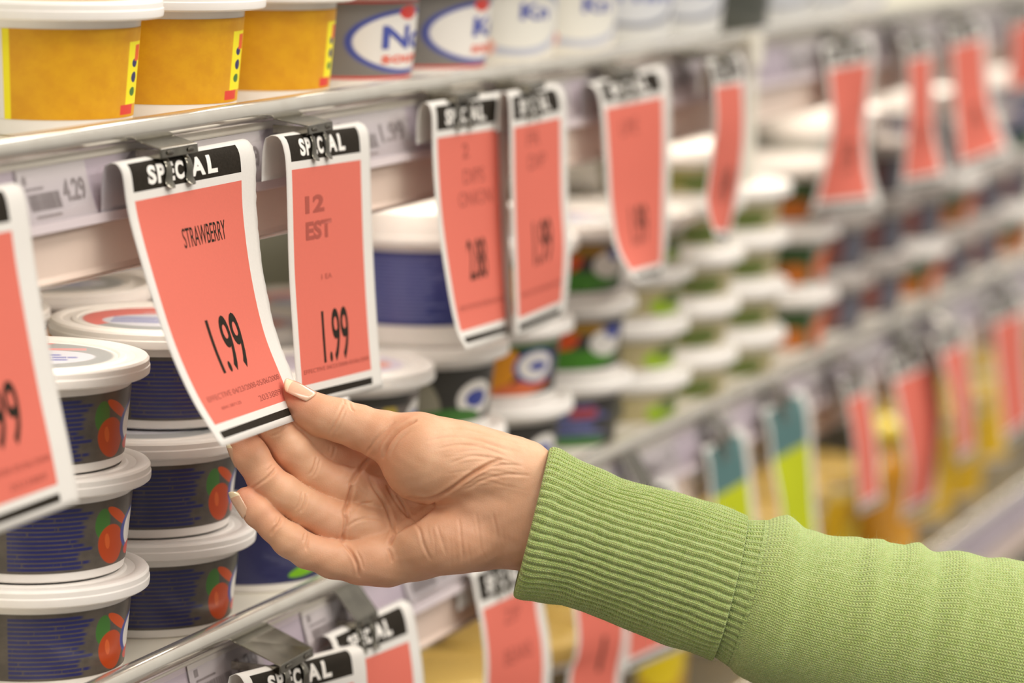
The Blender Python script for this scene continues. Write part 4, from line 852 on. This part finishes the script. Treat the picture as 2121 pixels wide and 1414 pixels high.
def knit(name, c1, c2, pu, pv):
    n = NT(name); u, v = n.uv(); nz = n.noise(n.vec(u, v), .9, 3, .6)
    uu = n.m('ADD', n.m('DIVIDE', u, pu), n.m('MULTIPLY', n.m('SUBTRACT', nz, .5), .35)); vv = n.m('DIVIDE', v, pv)
    x = n.m('MULTIPLY', n.m('ABSOLUTE', n.m('SUBTRACT', n.m('FRACT', vv), .5)), 2.0)
    ph = n.m('FRACT', n.m('ADD', uu, n.m('MULTIPLY', x, .55))); loop = n.m('SINE', n.m('MULTIPLY', ph, PI))
    col_ = n.m('SINE', n.m('MULTIPLY', x, PI)); h = n.m('ADD', n.m('MULTIPLY', n.m('MULTIPLY', loop, n.m('ADD', .35, n.m('MULTIPLY', col_, .65))), 1.0), n.m('MULTIPLY', nz, .35))
    fl = n.noise(n.vec(u, v), .35, 4, .65); c = n.mix(n.step(fl, .5, .16), c1, c2)
    c = n.mix(n.step(n.noise(n.vec(u, n.m('MULTIPLY', v, 1.7)), 2.6, 2), .56, .1), c, tuple(q*1.13 for q in c2[:3])+(1,))
    b = n.bump(h, 1.0, .0009); n.out(c, .88, spec=.12); n.b.inputs['Sheen Weight'].default_value = .55; n.b.inputs['Sheen Roughness'].default_value = .45
    n.b.inputs['Sheen Tint'].default_value = (.85, 1, .7, 1); n.b.inputs['Subsurface Weight'].default_value = .12; n.b.inputs['Subsurface Scale'].default_value = .002; return n.mat
GA, GB = srgb(180, 204, 112), srgb(204, 222, 142)
MAT['knit_rib'] = knit('green_rib_knit', GA, GB, 1.25, 1.68); MAT['knit'] = knit('green_stockinette', GA, GB, 1.4, 1.9)
sleeve = None
def part(name, grid, mat, parent, label=None):
    V, Fq, uv = grid; o = mesh(name, rel(hand_world(V)), Fq, mat, parent, None, True, uv)
    if label: o['label'] = label
    return o
def body_r(t, th):
    s_ = t-LB; f = np.clip(s_/6, 0, 1); ca = np.cos(th); front = .5+.5*np.sin(th)
    fold = lambda c0, w_, a, sk: a*np.exp(-((t-(c0+sk*np.sin(th-.4)))/w_)**2)
    r = fold(LB+12, 5, 1.5, 5)+fold(LB+27, 6, -1.0, -6)+fold(LB+46, 5, 1.3, 8)+fold(LB+57, 4, -1.0, 3)+fold(LB+67, 5, 1.2, -7)+fold(LB+79, 4, -1.1, 5)+fold(LB+91, 5, 1.0, 7)+fold(LB+103, 5, -.9, -5)+fold(LB+114, 5, .8, 4)
    r = r*(.35+.65*np.clip(np.cos(th-.9)+.3, 0, 1))
    return r+.35*np.sin(t*.42+1.2*np.sin(th*2+t*.03))*np.exp(-((np.mod(th+PI, 2*PI)-PI-.9)/1.0)**2)*np.clip((t-LB-20)/30, 0, 1)-1.9*(1-f)**2
T_end = TB.l[-1]
sleeve = part('sweater_sleeve', tube_grid(np.r_[np.arange(LB-1.5, LB+150, .8), np.arange(LB+150, T_end, 3)], 420, body_r), MAT['knit'], person)
part('cuff', tube_grid(np.r_[np.arange(0, 3, .25), np.arange(3, LC-1.2, .7), np.linspace(LC-1.2, LC, 7)], NR*10, cuff_r), MAT['knit_rib'], sleeve, 'turned-back ribbed cuff')
part('rib_band', tube_grid(np.r_[np.arange(LC-6, LB+.5, .6)], NR*10, lambda t, th: -3.5+rib(th+.02, t, 1.4)+wob(t, th)*.3+np.clip((t-LC)/9, 0, 1)*2.0), MAT['knit_rib'], sleeve)
# inside of the cuff, so that the opening has thickness
part('cuff_lining', tube_grid(np.r_[np.arange(0, 30, 1.5)], 200, lambda t, th: -4.4-.02*t+0*th), MAT['knit_rib'], sleeve)
# loose fibres standing off the wool
rng = np.random.default_rng(5); Vf = []; Ff = []
for k in range(7000):
    cuff_ = rng.random() < .5; t = rng.uniform(.3, LC) if cuff_ else rng.uniform(LC, LB+125); th = rng.uniform(-1.9, 3.4) if rng.random() < .7 else rng.choice([0, PI])+rng.normal(0, .16)
    r0 = float((cuff_r if cuff_ else body_r)(np.array(t), np.array(th))); c, h = TB.at(np.array([t])); c, h = c[0], h[0]; hn = np.linalg.norm(h); hu = h/hn
    nrm_ = hu*math.cos(th)+np.array([0, 0, math.sin(th)]); tg = np.array([math.cos(.3), -math.sin(.3), 0]); bi = np.cross(nrm_, tg)
    p = c+hu*(hn+r0)*math.cos(th)+np.array([0, 0, (hn*TB.dz+r0)*math.sin(th)]); d = nrm_*rng.uniform(.3, 1)+tg*rng.normal(0, .8)+bi*rng.normal(0, .8); d /= np.linalg.norm(d)
    L_ = rng.uniform(.6, 2.0)*(1.6 if rng.random() < .12 else 1); cur = rng.normal(0, 1, 3)*.5; sg = 5; b0 = len(Vf); rr = .028
    for j in range(sg):
        q = p+d*L_*j/(sg-1)+cur*L_*(j/(sg-1))**2
        for m_ in range(3): a_ = m_*2.094; Vf.append(q+(tg*math.cos(a_)+bi*math.sin(a_))*rr*(1-.6*j/(sg-1)))
    for j in range(sg-1):
        for m_ in range(3): Ff.append((b0+j*3+m_, b0+j*3+(m_+1) % 3, b0+j*3+3+(m_+1) % 3, b0+j*3+3+m_))
MAT['fuzz'] = plain('wool_fibre', srgb(196, 208, 150), .9)
o = mesh('wool_fuzz', rel(hand_world(np.array(Vf))), Ff, MAT['fuzz'], sleeve); o['kind'] = 'stuff'
